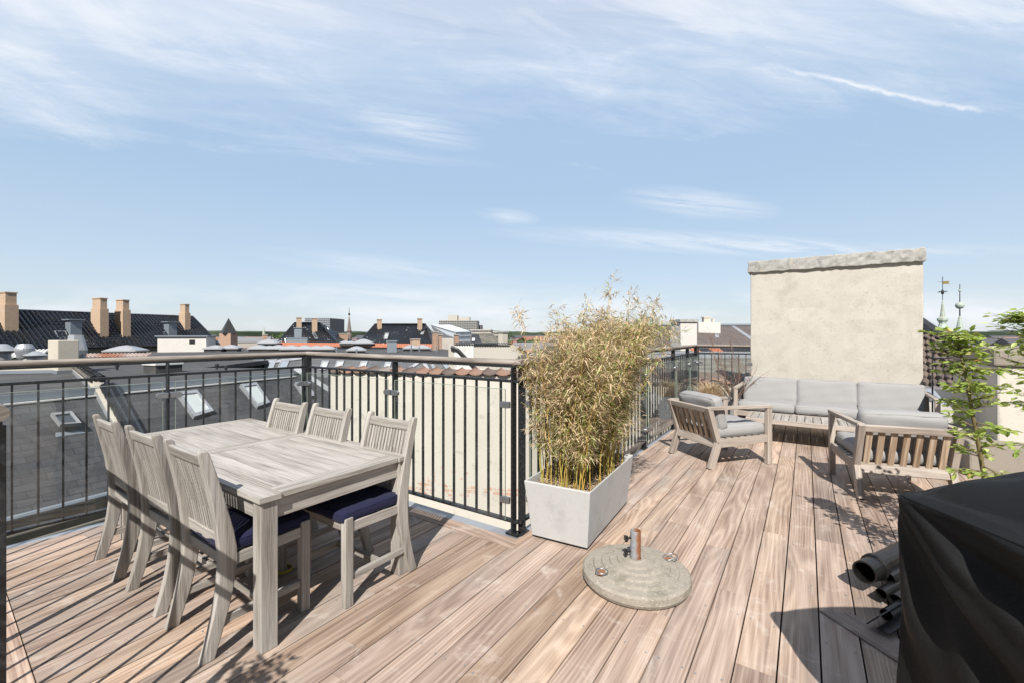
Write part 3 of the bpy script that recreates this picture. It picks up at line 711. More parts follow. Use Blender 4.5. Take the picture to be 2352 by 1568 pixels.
for k in range(145):
    a, b_ = br_.uniform(.09, .91), br_.uniform(.06, .93)
    base = top[0]+ea*a+eb*b_; base.z = .36
    out_ = ea*(a-.46)*.9+eb*(b_-.42)*.30; out_.z = 0
    hgt = br_.gauss(1.09, .085)-.24*abs(a-.6)-.16*max(0, .5-a)-.12*(b_ < .15)+.12*(b_ > .3)
    if k % 24 == 3: hgt += .36
    lean = out_*1.1+V((br_.gauss(.055, .085), br_.gauss(0, .07), 0))
    if k < 11: base = top[0]+ea*br_.uniform(.5, .9)+eb*br_.uniform(.6, .92); base.z = .36; lean = V((br_.uniform(.36, .62), br_.uniform(-.08, .2), 0)); hgt = br_.uniform(1.15, 1.48)
    elif k == 12: base = top[0]+ea*.1+eb*.2; base.z = .36; lean = V((-.20, -.0, 0)); hgt = 1.34
    pts = []
    for i in range(9):
        t = i/8; pts.append(base+lean*t**1.7+V((0, 0, hgt*t))+V((.008*sin(k+i*2.1), .008*cos(k*2+i*1.7), 0)))
    bc.tube(pts, [.0045*(1-.75*(i/8)) for i in range(9)], 5, r=br_.random())
    nbr = 74
    for q in range(nbr):
        t = br_.uniform(.14, 1.)**.8; i = min(7, int(t*8)); p = pts[i].lerp(pts[i+1], t*8-i)
        an = br_.uniform(0, 2*pi); bd = V((cos(an), sin(an), br_.uniform(.3, 1.3))).normalized()
        blen = br_.uniform(.04, .17)*(1.15-.55*t); e = p+bd*blen
        if q % 2 == 0: bc.face([p, p+V((.0012, .001, 0)), e])
        green = .18+.28*(p.x-.3)+.25*(1.1-p.z)
        for z_ in range(br_.randint(4, 7)):
            s0 = p.lerp(e, br_.uniform(.25, 1.)); ld = (bd+V((br_.gauss(0, .6), br_.gauss(0, .6), br_.gauss(-.1, .6)))).normalized()
            rr = br_.uniform(.56, .93) if br_.random() < green else (br_.uniform(0, .5) if br_.random() < .93 else br_.uniform(.93, 1.))
            leaf(bl, s0, ld, br_.uniform(.035, .095), br_.uniform(.0035, .009), rr, br_.uniform(.05, .5))
bc.build('canes', culmm, bam); bl.build('foliage', leafm, bam)
lt = MB()
for k in range(2600):
    a, b_ = br_.uniform(.05, .95), br_.uniform(.04, .96); p = top[0]+ea*a+eb*b_; p.z = .372+br_.random()*.02
    leaf(lt, p, V((br_.gauss(0, 1), br_.gauss(0, 1), br_.gauss(.1, .25))), br_.uniform(.02, .05), .005, br_.uniform(0, .45), 0)
struct(lt.build('leaf_litter', leafm, bam), 'stuff')

# ------------------------------------------------------------ parasol foot
pc = V((.755, 2.715, 0))
pf = thing('parasol_base', 'round stepped concrete parasol base with a rusty tube, on the deck beside the planter', 'parasol base', tuple(pc))
prof = [(.0005, .002), (.285, .002), (.31, .01), (.32, .03), (.318, .066), (.308, .078), (.255, .084), (.25, .0945), (.205, .098), (.20, .108), (.158, .111), (.153, .121), (.112, .123), (.107, .133), (.06, .136), (.052, .141), (.034, .141), (.034, .12)]
m_ = MB(); m_.lathe(prof, 72, pc); m_.build('concrete_disc', M['footing'], pf, smooth=False, bevel=.002)
rust = concrete_like('rusty_galvanised', (.33, .34, .36), .2, 30., (.30, .12, .05), 7., .0, .4, .6)
n = NT(rust.node_tree); bsdf = [x for x in rust.node_tree.nodes if x.type == 'BSDF_PRINCIPLED'][0]
tco = n.n('ShaderNodeTexCoord').outputs['Object']; sp = n.sep(tco)
rk = n.m('ADD', n.m('MULTIPLY_ADD', sp[0], 26., .35), n.m('MULTIPLY_ADD', n.noise(tco, 25., 5., .7), 1.6, -.9))
rk = n.m('MAXIMUM', n.m('MULTIPLY', rk, 2., clamp=True), n.m('MULTIPLY_ADD', sp[2], -25., 1.1, clamp=True))
gal = n.mix(n.noise(tco, 60., 5.), (.17, .18, .19), (.33, .34, .35)); rs_ = n.mix(n.noise(tco, 90., 4.), (.15, .06, .03), (.30, .13, .065))
link(n, n.mix(rk, gal, rs_), bsdf, 'Base Color'); M['rust'] = rust
m_ = MB(); m_.lathe([(.0285, .10), (.0315, .10), (.0315, .305), (.0285, .307), (.0275, .30), (.0275, .10)], 28, V((0, 0, 0))); o = m_.build('tube', rust, pf, smooth=False, bevel=.001, local=True)
for z, a in ((.262, 3.35), (.18, 3.3)):
    c = V((cos(a)*.034, sin(a)*.034, z)); dr = V((cos(a), sin(a), 0)); R = frame_of(dr); m_ = MB()
    m_.tube([c-dr*.01, c+dr*.03], .0055, 8); pts = []
    for i in range(20):
        t = 2*pi*i/20; rr = .017+.005*cos(5*t); pts.append(c+dr*.02+R@V((0, rr*cos(t), rr*sin(t))))
    m_.prism(pts, dr*.016); m_.build('knob', M['black_plastic'], o, local=True, bevel=.002)
m_rp = plain('rust_plate', (.30, .13, .07), .85, .3, 30., .4)
for (u_, v_), a in (((1331+.2938*120, 1280.5), .2), ((1331+.2938*720, 1273), -.5)):
    pass
for ang, tilt in ((radians(200), .9), (radians(18), -.3)):
    c = V((cos(ang)*.235, sin(ang)*.235, .087)); m_ = MB(); m_.lathe([(.0005, .012), (.02, .011), (.028, .004), (.03, 0)], 20, c); hp = m_.build('handle_plate', m_rp, pf, local=True)
    m_ = MB(); pts = []; R2 = Matrix.Rotation(ang+tilt, 3, 'Z')
    for i in range(28):
        t = 2*pi*i/28; x = .028*cos(t)+(.03 if cos(t) > 0 else -.0); y = .034*sin(t)
        q = V((x*1.0, y, .012+.5*(x+.03)*.35)); pts.append(c+R2@q)
    m_.tube(pts+[pts[0]], .0035, 6, caps=False); m_.build('wire_handle', M['clamp'], hp if False else pf, local=True, smooth=True)

# ------------------------------------------------------------ materials of the town
def brick(name, c1, c2, mortar, sc=1., bw_=.5, rh=.25, coord='Object'):
    m, n, b = newmat(name, .85); tco = n.n('ShaderNodeTexCoord'); sp = n.sep(tco.outputs['Object'])
    vec = n.xyz(n.m('ADD', sp[0], sp[1]), sp[2], 0.)
    bk = n.n('ShaderNodeTexBrick', {'Vector': vec, 'Color1': (*c1, 1), 'Color2': (*c2, 1), 'Mortar': (*mortar, 1), 'Scale': 2.2*sc, 'Mortar Size': .018, 'Brick Width': bw_, 'Row Height': rh*.66, 'Bias': 0.})
    c = n.mix(n.m('MULTIPLY', n.noise(tco.outputs['Object'], 2., 5.), .5), bk.outputs[0], tuple(x*.7 for x in c1)); link(n, c, b, 'Base Color'); return m
def slate(name, col, cw, rh, var=.35, rough=.6, mortar=.35, bmp=.5, mw=.035):
    m, n, b = newmat(name, rough); uv = n.n('ShaderNodeUVMap', uv_map='UVMap').outputs[0]
    bk = n.n('ShaderNodeTexBrick', {'Vector': uv, 'Color1': (*[x*(1-var) for x in col], 1), 'Color2': (*[x*(1+var) for x in col], 1), 'Mortar': (*[x*mortar for x in col], 1), 'Scale': 1., 'Mortar Size': min(cw, rh)*mw, 'Brick Width': cw, 'Row Height': rh, 'Bias': -.1}, offset=.5)
    nz = n.noise(uv, 1.1, 5., .65)
    c = n.mix(n.m('MULTIPLY', n.ramp(nz, [(.42, 0.), (.72, 1.)]), .5), bk.outputs[0], tuple(x*1.6 for x in (col[0]*1.1, col[1]*1.03, col[2]*.85)))
    nz2 = n.noise(uv, 14., 4., .7); c = n.mix(.35, c, n.mix(nz2, tuple(x*.6 for x in col), tuple(x*1.5 for x in col)))
    link(n, c, b, 'Base Color'); bump(n, b, n.m('ADD', n.m('MULTIPLY', bk.outputs[1], -1.), n.m('MULTIPLY', nz2, .4)), bmp, .02)
    b.inputs['Specular IOR Level'].default_value = .4
    return m
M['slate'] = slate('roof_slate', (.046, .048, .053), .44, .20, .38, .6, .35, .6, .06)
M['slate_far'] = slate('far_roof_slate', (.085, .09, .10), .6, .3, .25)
M['old_slate'] = slate('old_grey_brown_slate', (.15, .14, .12), .36, .24, .5, .85)
M['brown_roof'] = slate('brown_roof_tile', (.10, .082, .075), .3, .36, .18, .75)
M['black_tile'] = plain('glazed_black_tile', (.008, .009, .011), .10, .4, 2., spec=1.)
n = NT(M['black_tile'].node_tree); bump(n, [x for x in n.t.nodes if x.type == 'BSDF_PRINCIPLED'][0], n.noise(n.n('ShaderNodeTexCoord').outputs['Object'], 4., 2., .5), .5, .03)
M['brown_tile'] = plain('weathered_pantile', (.17, .125, .10), .75, .45, 3., .3, dark=(.06, .055, .05), dscale=3.)
M['dark_tile'] = plain('dark_ridge_tile', (.03, .03, .033), .5, .4, 4., .2)
M['brick_yellow'] = brick('yellow_brick', (.50, .36, .25), (.42, .28, .18), (.42, .36, .29))
M['brick_brown'] = brick('brown_brick', (.33, .19, .12), (.42, .28, .2), (.4, .35, .3))
M['brick_white'] = brick('whitewashed_brick', (.62, .60, .57), (.57, .55, .52), (.53, .51, .48), 1.2)
M['pale_facade'] = plain('pale_facade', (.5, .47, .42), .85, .12, .4, dark=(.4, .37, .33), dscale=.3)
M['far_glass'] = plain('window_pane', (.30, .35, .40), .07, .15, .4, spec=.9)
M['dark_pane'] = plain('dark_window_pane', (.05, .06, .07), .06, .2, 1., spec=.8)
M['milk_pane'] = plain('pale_window_blind', (.52, .57, .57), .12, .05, 1., spec=.7)
M['frame_grey'] = plain('grey_window_frame', (.26, .27, .28), .5, .1, 4.)
M['verdigris'] = plain('verdigris_copper', (.42, .50, .43), .7, .15, .5, dark=(.33, .29, .2), dscale=.35)
M['dome'] = plain('frosted_acrylic', (.36, .37, .39), .25, .06, 2., spec=.6)
M['moss_stone'] = concrete_like('mossy_stone', (.24, .23, .18), .3, 3., (.12, .12, .07), 3., .7)

Z3 = V((0, 0, 1))
def tile_sheet(mb, p00, p10, p01, p11, ncol, nrow, amp=.03, step=.03, seg=5, r=None):
    """pantiles: p00-p10 along the eave, p01-p11 along the top; curved across and stepped up"""
    p00, p10, p01, p11 = map(V, (p00, p10, p01, p11)); nn = (p10-p00).cross(p01-p00).normalized()
    if nn.z < 0: nn = -nn
    W_ = (p10-p00).length; H_ = (p01-p00).length; b = len(mb.v); nu = ncol*seg
    rows = []
    for j in range(nrow):
        rows += [(j/nrow, 0.), ((j+.22)/nrow, step), ((j+1)/nrow, 0.)]
    rj = random.Random(ncol*7+nrow)
    tilt = [[rj.uniform(-1, 1)*step*.22 for _ in range(ncol+1)] for _ in range(nrow)]
    for ri_, (t, h) in enumerate(rows):
        for i in range(nu+1):
            hj = tilt[min(nrow-1, ri_//3)][i//seg] if h else 0.
            s_ = i/nu; base = (p00.lerp(p10, s_)).lerp(p01.lerp(p11, s_), t)
            ph = (i % seg)/seg; prof = abs(sin(pi*ph))**.8 if ph > 0 else 0.
            mb.v.append(base+nn*(h+hj+amp*prof))
    for j in range(len(rows)-1):
        for i in range(nu):
            q = (j*(nu+1)+i, j*(nu+1)+i+1, (j+1)*(nu+1)+i+1, (j+1)*(nu+1)+i)
            mb.f.append(tuple(b+k for k in q)); mb.uv.append([(i/nu*W_, rows[j][0]*H_)]*4); mb.r.append(0.); mb.mi.append(mb.cur)
def slope_uv(mb, pts, r=0.):
    """flat roof face with metres as texture coordinates; pts[0]-pts[1] runs along the eave"""
    pts = [V(p) for p in pts]; d = (pts[1]-pts[0]).normalized(); nn = (pts[1]-pts[0]).cross(pts[2]-pts[0]).normalized(); e = nn.cross(d)
    if e.z < 0: e = -e
    mb.face(pts, [(p.dot(d), p.dot(e)) for p in pts], r)
def opening(parent, px, p, nrm, mat='dark_pane', fr='frame_grey', h=.10, fw=.09, name='roof_window', open_=0.):
    """a framed roof window whose four corners are seen at px on the plane (p, nrm)"""
    q = [onplane(u, v, p, nrm) for u, v in px]; nn = nrm.normalized(); c = sum(q, V())/4
    if open_: q = [q[0], q[1], q[2]+nn*open_, q[3]+nn*open_]
    s_ = min((q[1]-q[0]).length, (q[3]-q[0]).length); k = min(.4, fw/max(s_, .01))
    inn = [x+(c-x)*k*1.2 for x in q]; up = nn*h
    m_ = MB()
    for i in range(4):
        j = (i+1) % 4
        m_.face([q[i]+up, q[j]+up, inn[j]+up, inn[i]+up]); m_.face([q[i]-nn*.02, q[j]-nn*.02, q[j]+up, q[i]+up]); m_.face([inn[i]+up, inn[j]+up, inn[j]+up*.5, inn[i]+up*.5])
    w_ = m_.build(name, M[fr], parent)
    m_ = MB(); m_.face([x+up*.62 for x in inn]); m_.build('pane', M[mat], w_)
    return w_
def stack(mb, c, a, b, da, db, z0, z1, cap=.06, capmat=None):
    """rectangular chimney: a along da, b along db, with a corbelled head"""
    R = Matrix((da.normalized(), db.normalized(), Z3)).transposed()
    mb.box((c.x, c.y, (z0+z1)/2), (a, b, z1-z0), R, 2)
    if cap: mb.box((c.x, c.y, z1+.04), (a+cap*2, b+cap*2, .08), R, 2)
def blockwall(mb, pts, z0, z1): mb.prism([(p[0], p[1], z0) for p in pts], (0, 0, z1-z0))

# ------------------------------------------------------------ black tiled house on the left
HA = thing('apartment_house', 'long house with shiny black tile roof and four tall yellow brick chimneys, far left', 'building', (-38, 40, -17.9))
d = V((.352, .936, 0)); nA = V((.936, -.352, 0)); zr, ze = 3.325, .37; run = 3.15
Ra = V((-39.15, 35, 0)); s0, s1 = -14., 13.85      # along the ridge from Ra
Rp = lambda s, r_, z: V((*(Ra+d*s+nA*r_).xy, z))
m_ = MB(); tile_sheet(m_, Rp(s0, run, ze), Rp(s1+.5, run, ze), Rp(s0, 0, zr), Rp(s1-.2, 0, zr), 90, 13, .10, .06, 5)
hipR = Rp(s1+3.2, 0, ze)
tile_sheet(m_, Rp(s1+.5, run, ze), Rp(s1+2.6, -run, ze), Rp(s1-.2, .05, zr), Rp(s1-.2, -.05, zr), 14, 13, .06, .04, 4)
m_.face([Rp(s0, 0, zr), Rp(s1, 0, zr), Rp(s1+2.6, -run, ze), Rp(s0, -run, ze)])
roofA = m_.build('roof', M['black_tile'], HA)
m_ = MB(); m_.tube([Rp(s0, 0, zr+.05), Rp(s1-.2, 0, zr+.05)], .11, 8); m_.tube([Rp(s1-.2, 0, zr+.04), Rp(s1+.5, run, ze+.06)], .1, 8); m_.build('ridge_tiles', M['black_tile'], roofA)
m_ = MB(); blockwall(m_, [Rp(s0, run-.3, 0), Rp(s1+.2, run-.3, 0), Rp(s1+2, -run, 0), Rp(s0, -run, 0)], -17.9, ze-.02); m_.build('wall', M['moss_stone'], HA)
def sA(u, r_):          # position along the ridge that is seen at u, for a line r_ down the slope
    k = (u-1176)/F; a = Ra+nA*r_; return (k*a.y-a.x)/(d.x-k*d.y)
planeA = (Rp(0, run, ze), (Rp(1, run, ze)-Rp(0, run, ze)).cross(Rp(0, 0, zr)-Rp(0, run, ze)))
for uc, vt, fb, a_, b_ in ((11, 672.5, .56, .75, 1.4), (230, 686, .72, .62, 1.35), (282, 690, .72, .62, 1.2), (425, 700, .5, .55, .95)):
    r1 = run*fb; s_ = sA(uc, r1); fc = Rp(s_, r1, 0); zt_ = EYE-(vt-HZ)/F*fc.y
    m_ = MB(); c0 = Rp(s_+a_/2, r1-b_/2, 0); zl = ze+(zr-ze)*(1-fb)-.4; zm = zr+(zt_-zr)*.27
    stack(m_, c0, a_, b_, d, nA, zl, zm, .0); m_.box((c0.x, c0.y, zm+.02), (a_-.02, b_-.02, .08), Matrix((d, nA, Z3)).transposed(), 2)
    stack(m_, c0, a_-.14, b_-.2, d, nA, zm, zt_, .05); m_.build('chimney', M['brick_yellow'], roofA)
for uc, vt, fb in ((174, 736, .72), (396, 741, .70)):
    r1 = run*fb; s_ = sA(uc, r1); c0 = Rp(s_, r1-.3, 0); zt_ = EYE-(vt-HZ)/F*c0.y; m_ = MB(); stack(m_, c0, .75, .75, d, nA, ze+.2, zt_, .16); m_.build('flue', M['zinc_dull'], roofA)
opening(HA, [(124, 762), (150, 762), (157, 780), (133, 780)], *planeA, mat='dark_pane'); opening(HA, [(372, 764), (388, 763), (394, 780), (379, 780)], *planeA)

# ------------------------------------------------------------ slate mansard wing across the yard, with its flat roof
HB = thing('apartment_building', 'dark slate mansard building with flat felt roof across the narrow yard, left side', 'building', (-12, 18, -17.9))
dM = V((.432, .902, 0)); nM = V((.902, -.432, 0)); M0 = V((-13.15, 11.4, 0)); zT, zB, rM = -.2, -2.5, 2.64
Mp = lambda s, r_, z: V((*(M0+dM*s+nM*r_).xy, z))
m_ = MB(); slope_uv(m_, [Mp(-9, rM, zB), Mp(22, rM, zB), Mp(8.6, 0, zT), Mp(-9, 0, zT)])
slB = m_.build('slate_slope', M['slate'], HB)
pB = (Mp(0, 0, zT), (Mp(1, rM, zB)-Mp(0, rM, zB)).cross(Mp(0, 0, zT)-Mp(0, rM, zB)).normalized())
m_ = MB(); m_.bar(Mp(-9, .03, zT+.03), Mp(8.6, .03, zT+.03), .06, .22); m_.build('lead_flashing', M['zinc_dull'], HB)
m_ = MB(); m_.bar(Mp(-9, .13, zT-.085), Mp(8.6, .13, zT-.085), .14, .035); m_.build('roof_edge_strip', M['white'], HB)
flatpoly = [Mp(-9, -.03, zT), Mp(8.6, -.03, zT), Mp(11, -2.0, zT), V((-12.2, 22.6, zT)), V((-15.9, 22.9, zT)), V((-16.4, 29.9, zT)), V((-34, 30.5, zT)), V((-36, 26, zT)), V((-24, 4, zT))]
m_ = MB(); m_.prism([p-V((0, 0, .25)) for p in flatpoly], (0, 0, .25)); m_.build('flat_roof', M['bitumen'], HB)
m_ = MB(); blockwall(m_, [Mp(-9, rM-.25, 0), Mp(22, rM-.25, 0), V((-9.5, 24, 0)), V((-30, 24, 0)), V((-24, 4, 0))], -17.9, zB+.02)
m_.build('wall', plain('olive_render', (.27, .25, .205), .85, .15, .8, dark=(.2, .19, .15)), HB)
m_ = MB()
for k_ in range(5): m_.bar(Mp(-9, rM+.10+.02*k_, zB-.16-.22*k_), Mp(22, rM+.10+.02*k_, zB-.16-.22*k_), .08, .035)
m_.build('cornice', plain('cornice_wood', (.22, .205, .17), .8), HB)
m_ = MB(); m_.tube([Mp(-9, rM+.16, zB), Mp(22, rM+.16, zB)], .07, 8); m_.build('gutter', M['zinc_dull'], HB)
# a pale window in the facade below
fw_ = opening(HB, [(366, 1214), (402, 1206), (402, 1262), (366, 1272)], Mp(0, rM-.24, -4), nM, mat='far_glass', fr='white', h=.04, fw=.12, name='window')
opening(HB, [(115, 953), (162, 948), (180, 986), (132, 990)], *pB, mat='dark_pane', fr='frame_grey', h=.1, fw=.09, open_=.18)
m_ = MB(); q = [onplane(u, v, *pB)+pB[1]*.01 for u, v in ((127, 993), (185, 988), (196, 993), (127, 1003))]; m_.face(q); m_.build('window_apron', M['zinc_dull'], HB)
for px in ([(403, 905), (449, 900), (488, 948), (443, 962)], [(549, 887), (586, 882), (617, 928), (589, 938)], [(675, 882), (699, 879), (722, 912), (698, 916)]):
    w_ = opening(HB, px, *pB, mat='milk_pane', fr='zinc', h=.14, fw=.12)
# party wall with tiles that crosses the roof and runs down the slope
PW = thing('party_wall', 'cream rendered parapet with dark tiles crossing the flat roof and slate slope', 'wall', tuple(Mp(3.2, 0, -2.5)))
s_w = 1.9
def zslope(r_): return zT+(zB-zT)*max(0, r_)/rM
E1 = Mp(s_w, -.1, 0); E2 = V((-20.0, 20.2, 0)); dE = (E2-E1).normalized(); nE = V((-dE.y, dE.x, 0))
if nE.dot(dM) < 0: nE = -nE
m_ = MB(); m_.prism([(E1.x, E1.y, zT-.2), (E2.x, E2.y, zT-.2), (E2.x, E2.y, zT+.30), (E1.x, E1.y, zT+.34)], nE*.24)
m_.prism([Mp(s_w, -.25, zT-.3), Mp(s_w, rM, zB-.3), Mp(s_w, rM, zB+.17), Mp(s_w, 0, zT+.17), Mp(s_w, -.1, zT+.34), Mp(s_w, -.25, zT+.34)], dM*.24)
m_.build('wall', M['cream_wall'], PW)
m_ = MB()
n_ = 22
for i in range(n_):
    a_, b_ = E1.lerp(E2, i/n_), E1.lerp(E2, (i+1.15)/n_); z_ = zT+.36-.04*i/n_
    for off in (.02, .2): m_.tube([V((a_.x, a_.y, z_+.03))+nE*off, V((b_.x, b_.y, z_))+nE*off], [.11, .12], 8)
n_ = 15
for i in range(n_):
    r0_, r1_ = .02+rM*i/n_, .02+rM*(i+1.2)/n_
    for off in (.22, .40): m_.tube([Mp(s_w+off, r0_, zslope(r0_)+.20), Mp(s_w+off, r1_, zslope(r1_)+.17)], [.12, .13], 8)
m_.build('coping_tiles', M['black_tile'], PW)
m_ = MB(); m_.bar(V((E1.x, E1.y, zT+.06))-nE*.012, V((E2.x, E2.y, zT+.06))-nE*.012, .02, .16); m_.bar(Mp(s_w-.02, .05, zslope(.05)+.05), Mp(s_w-.02, rM, zB+.05), .02, .12); m_.build('flashing', M['zinc'], PW)
# low cream parapet behind the felt roof
m_ = MB(); m_.prism([(-20.1, 19.6, zT), (-27, 17.6, zT), (-27, 17.6, zT+.32), (-20.1, 19.6, zT+.32)], (-.1, .3, 0)); m_.build('parapet', M['cream_wall'], PW)
m_ = MB(); m_.bar((-20.0, 19.57, zT+.09), (-27, 17.54, zT+.09), .03, .14); m_.build('parapet_flashing', M['zinc_dull'], PW)
CB = P(131, 857, 1.7*F/(857-HZ)); 
BC = thing('chimney_block', 'squat cream rendered chimney block on the felt roof, left, next to a galvanised vent', 'chimney', tuple(CB))
m_ = MB(); Rb = frame_of(nM); c_ = CB+dM*.3-nM*.25; m_.box((c_.x, c_.y, zT+.72), (.95, .72, 1.44), Rb); m_.build('block', M['cream_wall'], BC, bevel=.03)
m_ = MB(); m_.box((c_.x, c_.y, zT+.07), (1.02, .78, .14), Rb); m_.build('flashing', M['zinc_dull'], BC)
def vent(name, lab, u, vb, Y, prof, mat='zinc', n=20, group=None):
    c = P(u, vb, Y); m_ = MB(); m_.lathe(prof, n, c); return tag(m_.build(name, M[mat], None, smooth=False), lab, 'vent', group)
vent('roof_vent', 'galvanised hexagonal vent cowl beside the squat cream chimney block', 175, 830, 21, [(.01, 0), (.30, 0), (.42, .55), (.26, 1.25), (.01, 1.25)], n=6)
vent('roof_vent', 'slim white vent pipe behind the handrail at the left edge', 61, 827, 24, [(.01, 0), (.19, 0), (.19, .85), (.01, .85)], 'white')
vent('roof_vent', 'bulbous galvanised vent cowl left of the squat cream chimney block', 97-40, 826, 24, [(.01, 0)]*2+[(.2, 0), (.28, .12), (.40, .5), (.40, .62), (.28, .85), (.01, .87)])
vent('roof_vent', 'wide grey vent hood at the far left edge above the handrail', 5, 826, 24, [(.01, 0), (.34, 0), (.34, .35), (.62, .5), (.2, .85), (.01, .86)])
vent('roof_vent', 'low conical galvanised roof hood in front of the squat cream block', 82, 828, 24, [(.01, 0), (.3, 0), (.3, .2), (.5, .3), (.12, .52), (.01, .53)])
for u, vb, lab in ((269, 849, 'short black pipe vent on the felt roof, left of the square box'), (398, 846, 'short black pipe vent just right of the railing post'), (498, 847, 'short black pipe vent on the felt roof edge, leftmost of the close pair'), (519, 852, 'short black pipe vent on the felt roof edge, rightmost of the close pair')):
    Y = 1.7*F/(vb-HZ); vent('pipe_vent', lab, u, vb, Y, [(.01, 0), (.05, 0), (.05, .14), (.085, .15), (.085, .26), (.01, .28)], 'dark_tile', 12, 'small black pipe vents')
# square box on the flat roof
bx = P(348, 856, 1.7*F/(856-HZ)); RB = thing('roof_hatch', 'square roof hatch with black felt sides and a pale lid, left of centre', 'roof hatch', tuple(bx))
m_ = MB(); c_ = bx+dM*.45; m_.box((c_.x, c_.y, zT+.17), (1.0, 1.05, .34), Rb); m_.build('kerb', M['bitumen'], RB)
m_ = MB(); m_.box((c_.x, c_.y, zT+.39), (1.1, 1.15, .10), Rb); m_.build('lid', M['white'], RB, bevel=.02)
# white lift house
lh = P(388, 812, 1.7*F/(811-HZ)); LH = thing('lift_house', 'low whitewashed roof house with a small dark opening, before the black roof', 'roof house', tuple(lh))
Rd = Matrix((d, nA, Z3)).transposed(); hx = lh+d*.5-nA*.6
wid = 2.7; m_ = MB(); cc = P(362, 811, 38.); cc = V((cc.x, cc.y, 0)); ex = V((.96, .28, 0)).normalized(); ey = V((-ex.y, ex.x, 0)); Re = Matrix((ex, ey, Z3)).transposed()
c_ = cc+ex*1.85+ey*1.0; m_.box((c_.x, c_.y, .52), (3.6, 2.3, 1.55), Re); m_.build('wall', M['brick_white'], LH)
m_ = MB(); m_.box((c_.x, c_.y, 1.34), (3.9, 2.6, .10), Re); m_.build('roof', M['zinc_dull'], LH)
m_ = MB(); f_ = cc+ex*2.6-ey*.16; m_.box((f_.x, f_.y, .86), (.42, .03, .36), Re); m_.build('opening', M['black_gap'], LH)

# ------------------------------------------------------------ far wing with the row of roof windows and domes
HC = thing('apartment_building', 'wide slate building with a flat roof carrying a row of pale skylight domes', 'building', (-8, 34, -17.9))
def W2(u, Y, z): return V(((u-1176)/F*Y, Y, z))
A_ = V((-21.2, 31.0, 0)); B_ = V((-1.3, 28.6, 0)); dC = (B_-A_).normalized(); nC = V((dC.y, -dC.x, 0))
m_ = MB(); lo = lambda p, r_, z: V((*(p+nC*r_).xy, z))
slope_uv(m_, [lo(A_, 2.4, -2.6), lo(B_+dC*4, 2.4, -2.6), V((B_.x, B_.y, 0.)), V((A_.x, A_.y, 0.))]); slope_uv(m_, [lo(A_, 2.8, -6), lo(B_+dC*4, 2.8, -6), lo(B_+dC*4, 2.4, -2.6), lo(A_, 2.4, -2.6)])
slope_uv(m_, [lo(B_+dC*4, 2.4, -2.6), V((4.2, 40, -2.6)), V((-.4, 46, 0)), V((B_.x, B_.y, 0))])
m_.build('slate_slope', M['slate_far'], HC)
pC_ = (V((A_.x, A_.y, 0)), (dC.cross(lo(A_, 2.4, -2.6)-V((A_.x, A_.y, 0)))).normalized())
if pC_[1].y > 0: pC_ = (pC_[0], -pC_[1])
m_ = MB(); fl = [V((A_.x, A_.y, 0)), V((B_.x, B_.y, 0)), V((-3.2, 38, .0)), V((-7.5, 47, 0)), V((-31, 47.4, 0)), V((-33.5, 31.5, 0))]; m_.prism([p-V((0, 0, .3)) for p in fl], (0, 0, .3)); m_.build('flat_roof', M['bitumen'], HC)
m_ = MB(); m_.bar(V((A_.x, A_.y, -.02))+nC*.05, V((B_.x, B_.y, -.02))+nC*.05, .14, .07); m_.build('roof_edge_strip', M['zinc'], HC)
m_ = MB(); blockwall(m_, [lo(A_, 2.7, 0), lo(B_+dC*4, 2.7, 0), V((4, 40, 0)), V((-9, 47, 0)), V((-31, 47, 0)), V((-33, 31.6, 0))], -17.9, -5.9) if False else blockwall(m_, [A_+dC*.2-nC*.4, B_-nC*.4, V((-3.6, 38, 0)), V((-8, 46.6, 0)), V((-30.5, 47, 0)), V((-33, 31.9, 0))], -17.9, -.31); m_.build('wall', M['pale_facade'], HC)
for u0, u1, v0, v1, sk, mt in ((577, 600, 824, 846, 8, 'far_glass'), (607, 629, 824, 846, 9, 'far_glass'), (639, 659, 825, 846, 9, 'far_glass'), (734, 750, 829, 850, 7, 'milk_pane'), (769, 786, 829, 846, 6, 'milk_pane'),
        (824, 840, 830, 848, 6, 'milk_pane'), (881, 895, 832, 850, 5, 'milk_pane'), (1000, 1008, 838, 855, -11, 'far_glass'), (1031, 1040, 832, 856, -17, 'far_glass'), (1057, 1068, 833, 854, -14, 'far_glass'),
        (466, 479, 829, 845, -12, 'milk_pane'), (503, 516, 826, 845, -13, 'milk_pane')):
    opening(HC, [(u0+sk, v0), (u1+sk, v0), (u1, v1), (u0, v1)], *pC_, mat=mt, fr='zinc', h=.1, fw=.12)
for q0, q1 in (((929, 855), (966, 830)), ((973, 830), (985, 853)), ((556, 843-2), (697, 822)), ((550, 822), (545, 846)), ((465, 822), (466, 845)), ((679, 846), (757, 896))):
    a, b_ = (onplane(*q0, *pC_), onplane(*q1, *pC_)) if q0[0] not in (679,) else (onplane(*q0, *pB), onplane(*q1, *pB))
    m_ = MB(); m_.bar(a+pC_[1]*.05, b_+pC_[1]*.05, .22, .05, up=pC_[1]); m_.build('valley_flashing', M['zinc'], HC)
def domebox(c, w_, h_, par):
    m_ = MB(); m_.box((c.x, c.y, c.z+.12), (w_*.86, w_*.86, .24), Re); k_ = m_.build('kerb', M['bitumen'], par)
    m_ = MB(); m_.box((c.x, c.y, c.z+.27), (w_, w_, .10), Re); 
    def fn(i, j):
        x, y = i*2-1, j*2-1; return c+Re@V((x*w_*.48, y*w_*.48, .32+h_*(1-max(abs(x), abs(y))**1.5)*.9)), (i, j)
    m_.quadgrid(fn, 6, 6); return m_.build('skylight_dome', M['dome'], par, smooth=False)
